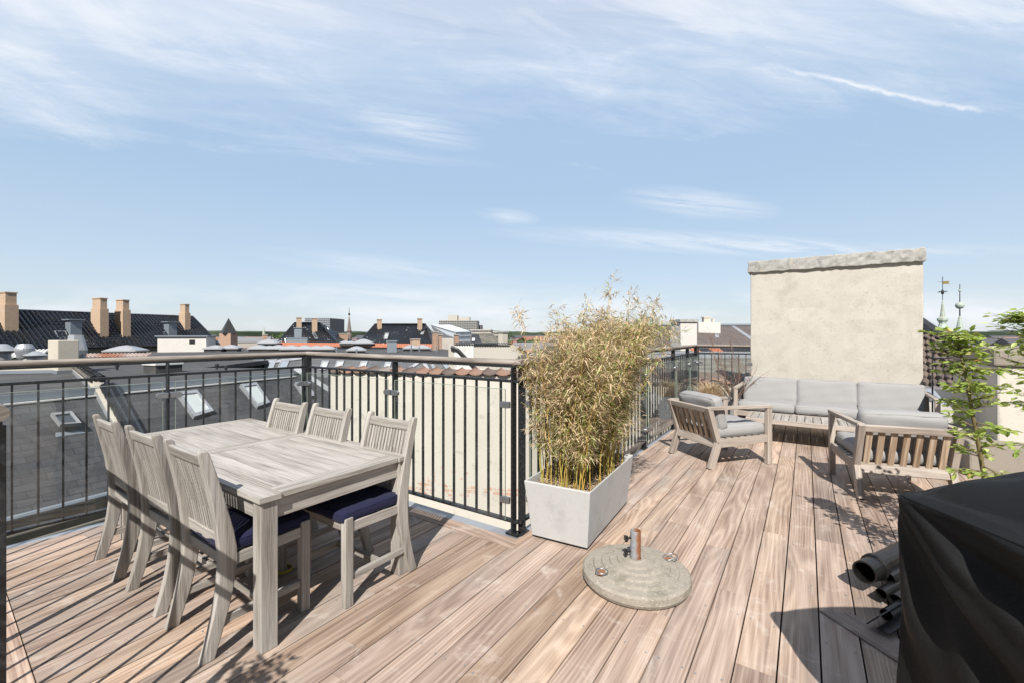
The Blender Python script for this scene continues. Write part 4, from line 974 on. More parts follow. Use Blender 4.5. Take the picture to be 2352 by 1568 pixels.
for u, vb, w_ in ((290, 813, 2.1), (494, 807, 1.5), (531, 806, 1.5), (596, 807, 1.6), (619, 807, 1.2), (640, 807, 1.6), (669, 808, 1.6), (700, 808, 1.6), (727, 808, 1.4), (749, 808, 1.5), (819, 811, 1.5), (944, 806, 1.5), (970, 806, 1.5), (618, 793.5, 2.), (835, 793, 2.2), (793, 794, 1.2), (806, 793.5, 1.)):
    Y = 1.5*F/(vb-HZ) if vb > 800 else 47+(.0)
    c = V(((u-1176)/F*Y, Y, 0. if vb > 800 else .32)); domebox(c, w_, .30*w_/1.5, HC)
for u, vb, h_, r_ in ((773, 812, .55, .05), (819, 817, .5, .06), (910, 808, .6, .06), (944.5, 808, .6, .06), (963, 808, .5, .05), (1002, 808, .45, .05)):
    Y = 1.5*F/(vb-HZ); m_ = MB(); m_.lathe([(.01, 0), (r_, 0), (r_, h_), (.01, h_)], 8, V(((u-1176)/F*Y, Y, 0))); m_.build('pipe', M['zinc_dull'], HC)
m_ = MB(); c = V(((900-1176)/F*38, 38, .0)); stack(m_, c, .8, .6, ex, ey, 0, .9, .05); m_.build('vent_box', M['zinc_dull'], HC)
# red tiled wall top behind the domes
RW = thing('fire_wall', 'long low wall topped with bright red tiles behind the skylight domes', 'wall', (-14, 47.5, -17.9))
m_ = MB(); a, b_ = V(((622-1176)/F*48.5, 48.5, 0)), V(((1003-1176)/F*45.5, 45.5, 0)); 
m_.prism([(a.x, a.y, -17.9), (b_.x, b_.y, -17.9), (b_.x, b_.y, .12), (a.x, a.y, .22)], (0.03, .4, 0)); m_.build('wall', M['white'], RW)
m_ = MB(); tile_sheet(m_, (a.x, a.y-.2, .22), (b_.x, b_.y-.2, .12), (a.x, a.y+.25, .62), (b_.x, b_.y+.25, .50), 70, 2, .07, .05, 4); m_.face([(a.x, a.y+.25, .62), (b_.x, b_.y+.25, .5), (b_.x, b_.y+.6, .1), (a.x, a.y+.6, .2)]); m_.build('coping_tiles', M['red_roof_strip'], RW)
# zigzag tiles by the squat block
ZW = thing('fire_wall', 'white wall top with a zigzag edge of white and red tiles behind the left handrail', 'wall', (-22, 26, -.2))
m_ = MB(); a, b_ = P(182, 822, 29.), P(340, 820, 30.5); m_.prism([a-V((0, 0, 1)), b_-V((0, 0, 1)), b_, a], V((0, .3, 0))); m_.build('wall', M['white'], ZW)
m_ = MB(); tile_sheet(m_, a-V((0, .1, 0)), b_-V((0, .1, 0)), a+V((0, .4, .22)), b_+V((0, .4, .22)), 18, 1, .12, .03, 4); m_.build('coping_tiles', plain('pale_and_red_tile', (.55, .46, .42), .8, .3, 1.5, dark=(.45, .18, .1), dscale=.5), ZW)
a, b_ = P(-20, 823, 26.), P(95, 820, 27.); m_ = MB(); tile_sheet(m_, a, b_, a+V((0, .5, .45)), b_+V((0, .5, .45)), 12, 2, .08, .03, 4)
tag(m_.build('tile_strip', M['white']), 'strip of white painted roof tiles behind the vents at the left edge', 'tiles')

# ------------------------------------------------------------ hipped black roofs in the middle distance
def hiphouse(lab, u0, u1, v_e, r0, r1, v_r, Y, dep, mat, mstack=M['brick_yellow'], chim=(), rows=13, cols=44, wallm='pale_facade', name='house'):
    """front eave seen u0..u1 at v_e, ridge r0..r1 at v_r"""
    a, b_ = P(u0, v_e, Y), P(u1, v_e, Y); Yr = Y+dep; e, f_ = P(r0, v_r, Yr), P(r1, v_r, Yr); back = V((0, dep*2, 0))
    H = thing(name, lab, 'building', ((a.x+b_.x)/2, Y+dep, -17.9))
    m_ = MB(); tile_sheet(m_, a, b_, e, f_, cols, rows, .05, .036, 4); h2 = max(3, int(cols*.3))
    tile_sheet(m_, b_, b_+back, f_, f_+V((0, .05, 0)), 24, rows, .07, .05, 3); tile_sheet(m_, a+back, a, e+V((0, .05, 0)), e, 24, rows, .07, .05, 3)
    m_.face([b_+back, a+back, e, f_]); rf = m_.build('roof', M[mat], H)
    m_ = MB(); up = V((0, 0, .06)); m_.tube([e+up, f_+up], .13, 6); m_.tube([a+up, e+up], .12, 6); m_.tube([b_+up, f_+up], .12, 6); m_.build('ridge_tiles', M[mat], rf)
    m_ = MB(); i_ = V((.3, .3, 0)); m_.prism([(a.x+.3, a.y+.3, -17.9), (b_.x-.3, a.y+.3, -17.9), (b_.x-.3, a.y+2*dep-.3, -17.9), (a.x+.3, a.y+2*dep-.3, -17.9)], (0, 0, 17.88+a.z)); m_.build('wall', M[wallm], H)
    for (c0, c1, vt, vb, k_) in chim:
        Yc = Y+dep*k_; p0, p1 = P(c0, vt, Yc), P(c1, vt, Yc); m_ = MB(); w_ = p1.x-p0.x
        ca, sa = cos(.55), sin(.55); q_ = V((ca, sa, 0)); q2 = V((-sa, ca, 0)); s_ = w_/(ca+sa)
        stack(m_, V(((p0.x+p1.x)/2, Yc, 0)), s_, s_, q_, q2, EYE-(vb-HZ)/F*Yc-1., p0.z, .07); m_.build('chimney', mstack, rf)
    return H, (a, ((b_-a).cross(e-a)).normalized())
H2, pl2 = hiphouse('small hipped house with glinting black tiles and two pale chimneys, left of the office block', 637, 775, 789, 677, 735, 743, 58, 3.2, 'black_tile', M['brick_yellow'], ((680, 693.5, 731, 751, .62), (715.5, 729.5, 732.5, 753, .62)), 12, 40)
opening(H2, [(717, 766), (724, 766), (731, 779), (724, 779)], *pl2)
m_ = MB(); c = P(685.5, 776, 56.5); stack(m_, V((c.x, c.y, 0)), .85, .75, ex, ey, .3, EYE+14*56.5/F, .1); m_.build('flue', M['zinc_dull'], H2)
m_ = MB(); c = P(685, 788, 55); stack(m_, V((c.x, c.y, 0)), 2.3, 1.6, ex, ey, -.2, EYE-9*55/F, .04); m_.build('plant_box', M['zinc_dull'], H2)
H3, pl3 = hiphouse('hipped house with matt black tile roof and one chimney at each end of its ridge', 824, 994, 789, 862, 977, 746, 58, 3.4, 'black_tile', M['brick_yellow'], ((865.5, 877.5, 735, 755, .8), (958.5, 970, 733, 753, .75)), 13, 52)
opening(H3, [(885, 766), (894, 766), (890, 780), (881, 780)], *pl3, mat='milk_pane')
m_ = MB(); q = [onplane(*z, *pl3)+V((0, -.05, .06)) for z in ((967, 764), (974, 763), (973, 769), (966, 769.5))]; m_.face(q); m_.build('patch', M['zinc'], H3)
def lone(lab, c0, c1, vt, vb, Y, mat, name='brick_chimney', ang=.5, cap=.06, z0=None):
    p0, p1 = P(c0, vt, Y), P(c1, vt, Y); w_ = p1.x-p0.x; q_ = V((cos(ang), sin(ang), 0)); q2 = V((-sin(ang), cos(ang), 0)); s_ = w_/(cos(ang)+sin(ang))
    m_ = MB(); stack(m_, V(((p0.x+p1.x)/2, Y, 0)), s_, s_, q_, q2, P(0, vb, Y).z-.6 if z0 is None else z0, p0.z, 0.); R2 = Matrix((q_, q2, Z3)).transposed()
    H = thing(name, lab, 'chimney', ((p0.x+p1.x)/2, Y, P(0, vb, Y).z-.6)); m_.build('stack', mat, H)
    m_ = MB(); m_.box(((p0.x+p1.x)/2, Y, p0.z+.04), (s_+cap*2, s_+cap*2, .1), R2); m_.build('cap', M['capstone'], H); return H
lone('tall narrow brick chimney to the right of the matt black hipped roof', 992, 1006, 764, 796, 43, M['brick_brown'])
lone('short brown brick chimney just right of the tall narrow one', 1007, 1015.5, 770, 795, 46, M['brick_brown'])
lone('broad low brick chimney standing on the red tiles before the black roof', 941.5, 965.5, 780, 794, 46, M['brick_yellow'])
lone('brick chimney in front of the white scaffold tent', 1042.5, 1054, 770, 793, 42, M['brick_brown'])
lone('brown brick chimney between the glinting and the matt black roofs', 776, 800, 767, 790, 62, M['brick_brown'])
lone('small brick chimney near the far green trees', 602.5, 615, 770, 795, 60, M['brick_brown'])
lone('grey rendered chimney to the left of the bamboo', 1144.5, 1166, 764, 797, 30, M['cream_wall'], ang=.75)
lone('yellow brick chimney standing before the hipped roof of the small house', 1, 2, 3, 4, 50, M['brick_yellow']) if False else None
# ------------------------------------------------------------ cream wall close behind the railing
CW = thing('boundary_wall', 'tall cream rendered wall with clay tile coping directly behind the railing', 'wall', (-1, 7.3, -17.9))
W0, W1, W2_, W3 = V((-3.08, 7.5, .86)), V((-.02, 6.95, .86)), V((.22, 6.92, .80)), V((5.6, 9.6, .40))
m_ = MB(); th_ = V((.03, .30, 0))
m_.prism([(W0.x, W0.y, -17.9), (W2_.x, W2_.y, -17.9), tuple(W2_), tuple(W1), tuple(W0)], th_); 
m_.prism([(W2_.x, W2_.y, -17.9), (W3.x, W3.y, -17.9), tuple(W3), tuple(W2_)], (-.12, .28, 0))
wall_m, n, b = newmat('peeling_cream_render', .88); tco = n.n('ShaderNodeTexCoord').outputs['Object']; sp = n.sep(tco)
c = n.mix(n.noise(tco, 1.3, 6., .6), (.48, .45, .395), (.56, .53, .475))
k1 = n.ramp(n.noise(tco, 5.5, 6., .62, .3), [(.60, 0.), (.66, 1.)]); c = n.mix(n.m('MULTIPLY', k1, .55), c, (.36, .335, .30))
bk = n.n('ShaderNodeTexBrick', {'Vector': n.xyz(sp[0], sp[2], 0.), 'Color1': (.42, .20, .13, 1), 'Color2': (.50, .30, .22, 1), 'Mortar': (.5, .45, .38, 1), 'Scale': 1., 'Mortar Size': .012, 'Brick Width': .22, 'Row Height': .07})
zb_ = n.m('SUBTRACT', 1., n.m('DIVIDE', n.m('ABSOLUTE', n.m('SUBTRACT', sp[2], 16.95)), .38), clamp=True)
k2 = n.ramp(n.m('ADD', n.noise(tco, 4.5, 7., .7), n.m('MULTIPLY', zb_, .16)), [(.665, 0.), (.68, 1.)])
k2 = n.m('MULTIPLY', k2, n.m('GREATER_THAN', zb_, .02)); c = n.mix(n.m('MULTIPLY', k2, .8), c, bk.outputs[0])
st_ = n.ramp(n.noise(n.xyz(n.m('MULTIPLY', sp[0], 5.), n.m('MULTIPLY', sp[1], 5.), n.m('MULTIPLY', sp[2], .5)), 1., 5.), [(.5, 0.), (.8, 1.)]); c = n.mix(n.m('MULTIPLY', st_, .35), c, (.45, .41, .35))
link(n, c, b, 'Base Color'); bump(n, b, n.noise(tco, 30., 5., .7), .25, .008); b.inputs['Specular IOR Level'].default_value = .2
m_.build('wall', wall_m, CW)
m_ = MB()
def coping(a, b_, n_, jag):
    for i in range(n_):
        p = a.lerp(b_, (i+.5)/n_); w_ = (b_-a).length/n_; q_ = (b_-a).normalized(); nn = V((-q_.y, q_.x, 0)).normalized()
        if nn.y < 0: nn = -nn
        z_ = jag*rng.uniform(.6, 1.4); R_2 = frame_of(q_)
        # one curved clay tile laid across the wall, its open end towards the terrace
        ring = []
        for j in range(7): t = pi*j/6; ring.append((cos(t)*w_*.5, sin(t)*-.045))
        front = [p+q_*x+V((0, 0, y+.055+z_))-nn*.06 for x, y in ring]; backp = [v_+nn*.42+V((0, 0, .04)) for v_ in front]
        m_.cur = rng.choice((0, 0, 1)) if i % 3 else 2
        for j in range(6): m_.face([front[j], front[j+1], backp[j+1], backp[j]])
        for j in range(6):
            m_.face([front[j]-V((0, 0, .018)), front[j+1]-V((0, 0, .018)), front[j+1], front[j]]); m_.face([front[j]-V((0, 0, .018)), backp[j]-V((0, 0, .018)), backp[j+1]-V((0, 0, .018)), front[j+1]-V((0, 0, .018))])
coping(W0, W1, 14, .012); coping(W1, W2_, 1, .01); coping(W2_, W3, 26, .01)
m_.build('coping_tiles', [plain('old_clay_tile', (.33, .19, .13), .8, .35, 9., .3, dark=(.2, .17, .14), dscale=9.), plain('grey_clay_tile', (.3, .26, .22), .85, .3, 9.), M['brown_tile']], CW)

# cream gable further back with its window, dark tiled slopes
GB = thing('gable_house', 'big pale gable wall with a white framed window, seen above the cream wall', 'building', (2, 24, -17.9))
Yg = 24.; zz = lambda v: EYE-(v-HZ)/F*Yg
m_ = MB(); m_.prism([P(1030, 1200, Yg)-V((0, 0, 8)), P(1240, 1200, Yg)-V((0, 0, 8)), P(1240, 846, Yg), P(1192, 797, Yg), P(1172, 792, Yg), P(1044, 791, Yg), P(1030, 797, Yg)], (0, .4, 0)); gw = m_.build('wall', M['pale_facade'], GB)
m_ = MB(); m_.prism([P(1044, 792, Yg-.06), P(1088, 792, Yg-.06), P(1088, 900, Yg-.06), P(1044, 900, Yg-.06)], (0, .05, 0)); m_.build('white_patch', M['white'], GB)
m_ = MB(); pth = [P(1036, 796, Yg-.12), P(1052, 803, Yg-.12), P(1070, 822, Yg-.12), P(1090, 843, Yg-.12), P(1110, 864, Yg-.12), P(1125, 880, Yg-.12)]
m_.tube(pth, .10, 6); m_.build('verge_tiles', M['dark_tile'], GB); m_ = MB(); m_.tube([P(1192, 796, Yg), P(1240, 845, Yg)], .1, 6); m_.build('verge_tiles', M['dark_tile'], GB)
m_ = MB(); a, b_ = P(1044, 791, Yg), P(1172, 791, Yg); tile_sheet(m_, a-V((0, .15, 0)), b_-V((0, .15, 0)), a+V((0, .5, .05)), b_+V((0, .5, .05)), 22, 1, .05, .03, 3); m_.build('roof', M['dark_tile'], GB)
wf = MB(); q = [P(1103, 846, Yg-.1), P(1125, 846, Yg-.1), P(1125, 859, Yg-.1), P(1103, 859, Yg-.1)]; c = sum(q, V())/4
wf.box(c, (q[1].x-q[0].x, .06, q[0].z-q[3].z)); fr_ = wf.build('window', M['white'], GB)
for k_ in (-1, 1):
    m_ = MB(); m_.box(c+V((k_*.12, -.035, -.03)), (.19, .02, .2)); m_.build('pane', M['dark_pane'], fr_)
m_ = MB(); m_.prism([P(1048, 820, Yg-.3), P(1100, 870, Yg-.3), P(1020, 880, Yg-.3), P(985, 826, Yg-.3)], (0, .1, 0))
sl_ = MB(); slope_uv(sl_, [P(985, 870, 25), P(1108, 870, 24.4), P(1052, 806, 27), P(990, 812, 28.5)])
# house with mottled roof
H4, p4 = hiphouse('small house with mottled grey and black roof left of the grey chimney', 1081, 1146, 788, 1084, 1132, 769, 48, 4, 'old_slate', wallm='pale_facade', rows=6, cols=18)
m_ = MB(); m_.prism([P(1081, 787, 47.7), P(1106, 787, 47.7), P(1099, 769, 49.7), P(1083, 769, 49.7)], (0, .05, .06)); m_.build('dark_slope', M['dark_tile'], H4)
opening(H4, [(1085, 777), (1091, 777), (1090, 783), (1084, 783)], P(1081, 787, 47.6), V((0, -1, .6)), mat='far_glass', fr='zinc', h=.05)
# ------------------------------------------------------------ roofs behind the far railing, right of the bamboo
TR = thing('tiled_house', 'low roof of worn grey-brown tiles with a scalloped edge behind the far railing', 'building', (5, 11, -17.9))
m_ = MB(); e0, e1 = V((1.9, 8.6, .62)), V((8.2, 10.6, .36)); t0_, t1_ = P(1440, 822, 12.2), P(1800, 822, 13.2)
m_.prism([e0-V((0, 0, .04)), e1-V((0, 0, .04)), t1_-V((0, 0, .04)), t0_-V((0, 0, .04))], (0, 0, -.1)); slope_uv(m_, [e0, e1, t1_, t0_]); m_.build('roof', M['old_slate'], TR)
m_ = MB(); tile_sheet(m_, e0-V((0, .15, .05)), e1-V((0, .15, .05)), e0+V((-.05, .35, .12)), e1+V((-.05, .35, .12)), 30, 1, .06, .02, 5); m_.build('eave_tiles', M['brown_tile'], TR)
m_ = MB(); m_.bar(t0_+V((0, 0, .05)), t1_+V((0, 0, .05)), .25, .10); m_.bar(t0_+V((0, .5, .14)), t1_+V((0, .5, .14)), .2, .06); m_.build('zinc_ridge', M['zinc'], TR)
m_ = MB(); fz = t0_.z+.04; m_.prism([(t0_.x-3, t0_.y+.3, fz-.3), (t1_.x+1.5, t1_.y+.3, fz-.3), (12, 24, fz-.3), (2, 24, fz-.3)], (0, 0, .3)); m_.build('flat_roof', M['bitumen'], TR)
m_ = MB(); m_.prism([(-.5, 12.6, -17.9), (9.4, 13.4, -17.9), (12, 23.9, -17.9), (2, 23.9, -17.9)], (0, 0, 17.6+fz)); m_.prism([e0+V((0, .2, -18.5)), e1+V((0, .2, -18.5)), t1_+V((0, -.1, -18.5)), t0_+V((0, -.1, -18.5))], (0, 0, 18.4)) if False else None; m_.build('wall', M['pale_facade'], TR)
m_ = MB(); a, b_ = P(1592, 811, 13.8), P(1735, 811, 13.8); tile_sheet(m_, a, b_, a+V((0, .3, .12)), b_+V((0, .3, .12)), 22, 1, .05, .02, 4)
for k_ in range(len(m_.mi)): m_.mi[k_] = 0 if ((k_ % 88)//4) in (0, 1, 2, 7, 8, 9, 10) else 1
m_.build('parapet_tiles', [M['red_roof_strip'], M['dark_tile']], TR)
BRH = thing('apartment_building', 'long brown tiled roof left of the big chimney, with a diagonal zinc valley', 'building', (10, 32, -17.9))
a, b_, e, f_ = P(1440, 797, 25), P(2110, 797, 28), P(1440, 749, 30), P(2110, 748, 33.5)
m_ = MB(); slope_uv(m_, [a, b_, f_, e]); m_.face([e, f_, f_+V((0, 5, -3)), e+V((0, 5, -3))]); rf = m_.build('roof', M['brown_roof'], BRH)
m_ = MB(); m_.prism([(a.x, a.y+.2, -17.9), (b_.x, b_.y+.2, -17.9), (f_.x, f_.y+5, -17.9), (e.x, e.y+5, -17.9)], (0, 0, 17.8+a.z)); m_.build('wall', M['pale_facade'], BRH)
pb = (a, (b_-a).cross(e-a).normalized()); pb = pb if pb[1].y < 0 else (pb[0], -pb[1])
m_ = MB(); m_.bar(onplane(1681, 750, *pb)+pb[1]*.05, onplane(1760, 804, *pb)+pb[1]*.05, .28, .06, up=pb[1]); m_.build('valley_flashing', M['zinc'], rf)
m_ = MB(); m_.tube([e+V((0, 0, .05)), f_+V((0, 0, .05))], .12, 6); m_.build('ridge', M['zinc_dull'], rf)
opening(BRH, [(1641, 771), (1650, 771), (1651, 778), (1643, 778)], *pb, mat='far_glass', fr='zinc'); opening(BRH, [(1538, 778), (1546, 778), (1546, 794), (1538, 794)], *pb, mat='far_glass', fr='zinc', h=.25)
m_ = MB(); p0, p1 = P(1600, 757, 29.2), P(1650, 757, 29.2); m_.box(((p0.x+p1.x)/2, 29.2, p0.z+.1), (p1.x-p0.x, .6, .75)); m_.build('parapet', M['brick_white'], BRH)
m_ = MB(); p0, p1 = P(1615, 731, 29.5), P(1629, 731, 29.5); stack(m_, V(((p0.x+p1.x)/2, 29.5, 0)), .42, .35, V((1, .0, 0)), V((0, 1, 0)), 1.6, p0.z, .03); m_.build('chimney', M['cream_wall'], rf)
m_ = MB(); p0, p1 = P(1635.5, 733, 29.5), P(1640, 733, 29.5); stack(m_, V(((p0.x+p1.x)/2, 29.5, 0)), .13, .13, V((1, .0, 0)), V((0, 1, 0)), 1.6, p0.z, .0); m_.build('pipe', M['cream_wall'], rf)
lone('peeling whitewashed brick chimney behind the far railing corner, right of the bamboo', 1547, 1594, 740, 812, 17, M['brick_white'], ang=.18, cap=.05)
# pantiled roof right of the chimney
PT = thing('pantiled_house', 'steep weathered pantile roof just right of the big chimney', 'building', (10, 10, -17.9))
hipT, hipB = P(2085, 722, 10.4), P(2214, 812, 8.9); eL, eR = P(2085, 888, 9.0), P(2262, 888, 7.7)
m_ = MB()
def fnp(i, j):
    return None
n_, rws = 9, 10
tile_sheet(m_, eL, eR, P(2085, 735, 10.4), P(2214, 800, 8.9), 9, 9, .045, .05, 6); m_.build('roof', M['brown_tile'], PT)
m_ = MB()
for i in range(8):
    a_, b_ = hipT.lerp(hipB, i/8), hipT.lerp(hipB, (i+1.12)/8); m_.tube([a_+V((0, 0, .04)), b_+V((0, 0, .0))], [.10, .125], 8)
m_.build('hip_tiles', M['dark_tile'], PT)
m_ = MB(); m_.prism([eL+V((0, .1, -18)), eR+V((0, .1, -18)), hipB+V((.3, .6, 0))-V((0, 0, hipB.z+17)), hipT+V((0, 0, -hipT.z-17))], (0, 0, 17)); m_.build('wall', M['pale_facade'], PT)
m_ = MB(); slope_uv(m_, [P(2085, 1010, 10), P(2262, 1010, 10), P(2262, 893, 15), P(2085, 893, 15)])
lowr = m_.build('lower_roof', M['bitumen'], PT)
m_ = MB(); m_.bar(P(2130, 893, 13), P(2165, 935, 11.), .25, .05); m_.build('zinc_edge', M['zinc'], PT)
# railing piece right of the chimney
RFp = V((6.35, 6.75, 0)); railing('steel_railing', 'short piece of dark railing between the big chimney and the grey wall', RFp, RFp+V((.62, -.45, 0)), (.03, .73), (2,), glass=False)
# ------------------------------------------------------------ the big chimney
BC2 = thing('chimney', 'very wide rendered chimney stack with a mortared capping, behind the sofa', 'chimney', (5.4, 7.6, -.05))
K0 = V((4.30, 8.0, 0)); K1 = K0+Q*2.31
def wob(mb, a, b_, z0, z1, dep, nu, nv, amp, seed):
    """slightly uneven masonry box: front a-b, depth dep"""
    q_ = (b_-a).normalized(); nn = V((-q_.y, q_.x, 0)); nn = nn if nn.y > 0 else -nn; L = (b_-a).length; R0 = random.Random(seed)
    jit = {}
    def pt(x, y, z):
        k_ = (round(x, 3), round(y, 3), round(z, 3))
        if k_ not in jit: jit[k_] = V((R0.uniform(-amp, amp), R0.uniform(-amp, amp), R0.uniform(-amp, amp)))
        return a+q_*x+nn*y+V((0, 0, z))+jit[k_]
    zs_ = [z0+(z1-z0)*j/nv for j in range(nv+1)]; xs = [L*i/nu for i in range(nu+1)]
    for i in range(nu):
        for j in range(nv): 
            m4 = lambda y: [pt(xs[i], y, zs_[j]), pt(xs[i+1], y, zs_[j]), pt(xs[i+1], y, zs_[j+1]), pt(xs[i], y, zs_[j+1])]
            mb.face(m4(0)); mb.face(m4(dep)[::-1])
        mb.face([pt(xs[i], 0, z1), pt(xs[i+1], 0, z1), pt(xs[i+1], dep, z1), pt(xs[i], dep, z1)]); mb.face([pt(xs[i], 0, z0), pt(xs[i], dep, z0), pt(xs[i+1], dep, z0), pt(xs[i+1], 0, z0)])
    for j in range(nv):
        mb.face([pt(0, 0, zs_[j]), pt(0, 0, zs_[j+1]), pt(0, dep, zs_[j+1]), pt(0, dep, zs_[j])]); mb.face([pt(L, 0, zs_[j]), pt(L, dep, zs_[j]), pt(L, dep, zs_[j+1]), pt(L, 0, zs_[j+1])])
m_ = MB(); wob(m_, K0, K1, -.05, 2.62, .62, 12, 12, .006, 3); m_.build('stack', M['render'], BC2, bevel=.012, weld=True)
m_ = MB(); wob(m_, K0-Q*.045-D*.05, K1+Q*.03-D*.05, 2.60, 2.805, .72, 40, 3, .009, 5); m_.build('capping', M['capstone'], BC2, bevel=.012, weld=True)
# grey and cream wall on the right
GW = thing('parapet_wall', 'thick rendered wall with a projecting coping at the right edge, grey on its shaded side', 'wall', (6, 5, -.05))
G0 = V((5.22, 4.78, 0)); G1 = G0+D*1.72; G2 = G0+Q*3.2; G3 = G1+Q*3.2
m_ = MB(); m_.prism([(p.x, p.y, -.05) for p in (G0, G2, G3, G1)], (0, 0, 1.21)); gwall = m_.build('wall', [wall_m], GW, bevel=.02)
m_ = MB(); h_ = .035; m_.prism([(p.x, p.y, 1.165) for p in (G0-Q*h_-D*h_, G2-D*h_, G3+D*h_, G1-Q*h_+D*h_)], (0, 0, .185)); m_.build('coping', M['grey_wall'], GW, bevel=.02)
m_ = MB(); m_.prism([(p.x, p.y, -.05) for p in (G0-Q*.28-D*.30, G0+Q*2-D*.30, G0+Q*2-D*.005, G0-Q*.005-D*.005, G0-Q*.005+D*1.0, G0-Q*.28+D*1.0)], (0, 0, .42)); m_.build('plinth', M['grey_wall'], GW, bevel=.02)
# ------------------------------------------------------------ small planting by the far corner
def twig_shrub(name, lab, base, H_, n_, spread, col, seed, r0_=.007):
    R0 = random.Random(seed); mb = MB()
    def br(p, d_, L, r, lvl):
        pts = [p]; dd = d_.normalized(); k_ = 6
        for i in range(k_):
            dd = (dd+V((R0.gauss(0, .13), R0.gauss(0, .13), R0.gauss(.02, .07)))).normalized(); pts.append(pts[-1]+dd*L/k_)
        mb.tube(pts, [r*(1-.7*i/k_) for i in range(k_+1)], 5)
        if lvl < 3:
            for q_ in range(R0.randint(2, 4)):
                i = R0.randint(1, k_-1); an = R0.uniform(0, 6.28); br(pts[i], dd*.8+V((cos(an), sin(an), .25))*.75, L*R0.uniform(.35, .6), r*.5, lvl+1)
    for q_ in range(n_):
        an = 6.28*q_/n_+R0.random(); br(V(base)+V((cos(an), sin(an), 0))*.03, V((cos(an)*spread, sin(an)*spread, 1)), H_*R0.uniform(.65, 1.05), r0_, 1)
    return tag(mb.build(name, col), lab, 'shrub')
twigm = plain('bare_twig', (.22, .13, .09), .8, .3, 20.)
potm = plain('grey_pot', (.28, .29, .30), .75, .1, 5.)
bp = V((3.70, 7.42, 0)); 
m_ = MB(); m_.lathe([(.01, 0), (.16, 0), (.21, .42), (.19, .42), (.18, .36), (.01, .36)], 4, bp); tag(m_.build('plant_pot', potm, bevel=.004), 'square grey pot under the bare shrub, beside the sofa', 'pot')
twig_shrub('bare_shrub', 'leafless reddish brown shrub in a pot between the far railing and the sofa', bp+V((0, 0, .36)), 1.15, 8, .34, twigm, 4, .0075)
gp = V((3.42, 7.62, 0)); m_ = MB(); m_.lathe([(.01, 0), (.14, 0), (.19, .4), (.17, .4), (.16, .34), (.01, .34)], 24, gp); tag(m_.build('plant_pot', potm), 'grey pot of dry grass in front of the far railing', 'pot')
m_ = MB(); R0 = random.Random(5)
for q_ in range(900):
    an = R0.uniform(0, 6.28); rr = R0.uniform(0, .15); p = gp+V((cos(an)*rr, sin(an)*rr, .34)); d_ = V((cos(an)*rr*4, sin(an)*rr*4, 1)).normalized(); L = R0.uniform(.2, .42)
    s_ = V((-sin(an), cos(an), 0))*.003; m1 = p+d_*L*.6; m_.face([p-s_, p+s_, m1+s_, m1-s_], None, R0.uniform(0, .5)); e = m1+(d_+V((cos(an), sin(an), -.3))*.7).normalized()*L*.5; m_.face([m1-s_, m1+s_, e], None, R0.uniform(0, .5))
tag(m_.build('grass_tuft', leafm), 'tuft of pale dry ornamental grass in a pot in front of the far railing', 'grass plant')
# ------------------------------------------------------------ green sapling on the right
gl_, n, b = newmat('young_leaf', .5); r = n.n('ShaderNodeAttribute', attribute_name='rnd').outputs['Fac']
lc = n.ramp(r, [(0., (.15, .23, .04)), (.4, (.30, .38, .09)), (.75, (.46, .52, .16)), (.93, (.58, .60, .27)), (1., (.5, .25, .1))]); link(n, lc, b, 'Base Color')
tl = n.n('ShaderNodeBsdfTranslucent', {'Color': n.mix(.5, lc, (.5, .65, .1))}); ms = n.n('ShaderNodeMixShader', {0: .35, 1: b.outputs[0], 2: tl.outputs[0]}); n.t.links.new(ms.outputs[0], [x for x in n.t.nodes if x.type == 'OUTPUT_MATERIAL'][0].inputs[0])
barkm = plain('sapling_bark', (.20, .17, .06), .7, .4, 30., .2, dark=(.13, .08, .05), dscale=10.)
def bleaf(mb, p, d_, L, R0, droop=.15):
    d_ = d_.normalized(); s_ = d_.cross(V((R0.gauss(0, .35), R0.gauss(0, .35), 1))).normalized(); up = s_.cross(d_); r = min(.999, max(0, R0.gauss(.45, .22))); w_ = L*.27
    a0 = p; a3 = p+d_*L-V((0, 0, L*droop)); mid1 = p+d_*L*.35-up*w_*.25; mid2 = p+d_*L*.7-up*w_*.2-V((0, 0, L*droop*.5))
    for sg in (-1, 1):
        q = [a0, mid1, mid2, a3, p+d_*L*.72+s_*sg*w_*.8-V((0, 0, L*droop*.5)), p+d_*L*.38+s_*sg*w_]
        mb.face([q[0], q[1], q[5]], None, r); mb.face([q[1], q[2], q[4], q[5]], None, r); mb.face([q[2], q[3], q[4]], None, r)
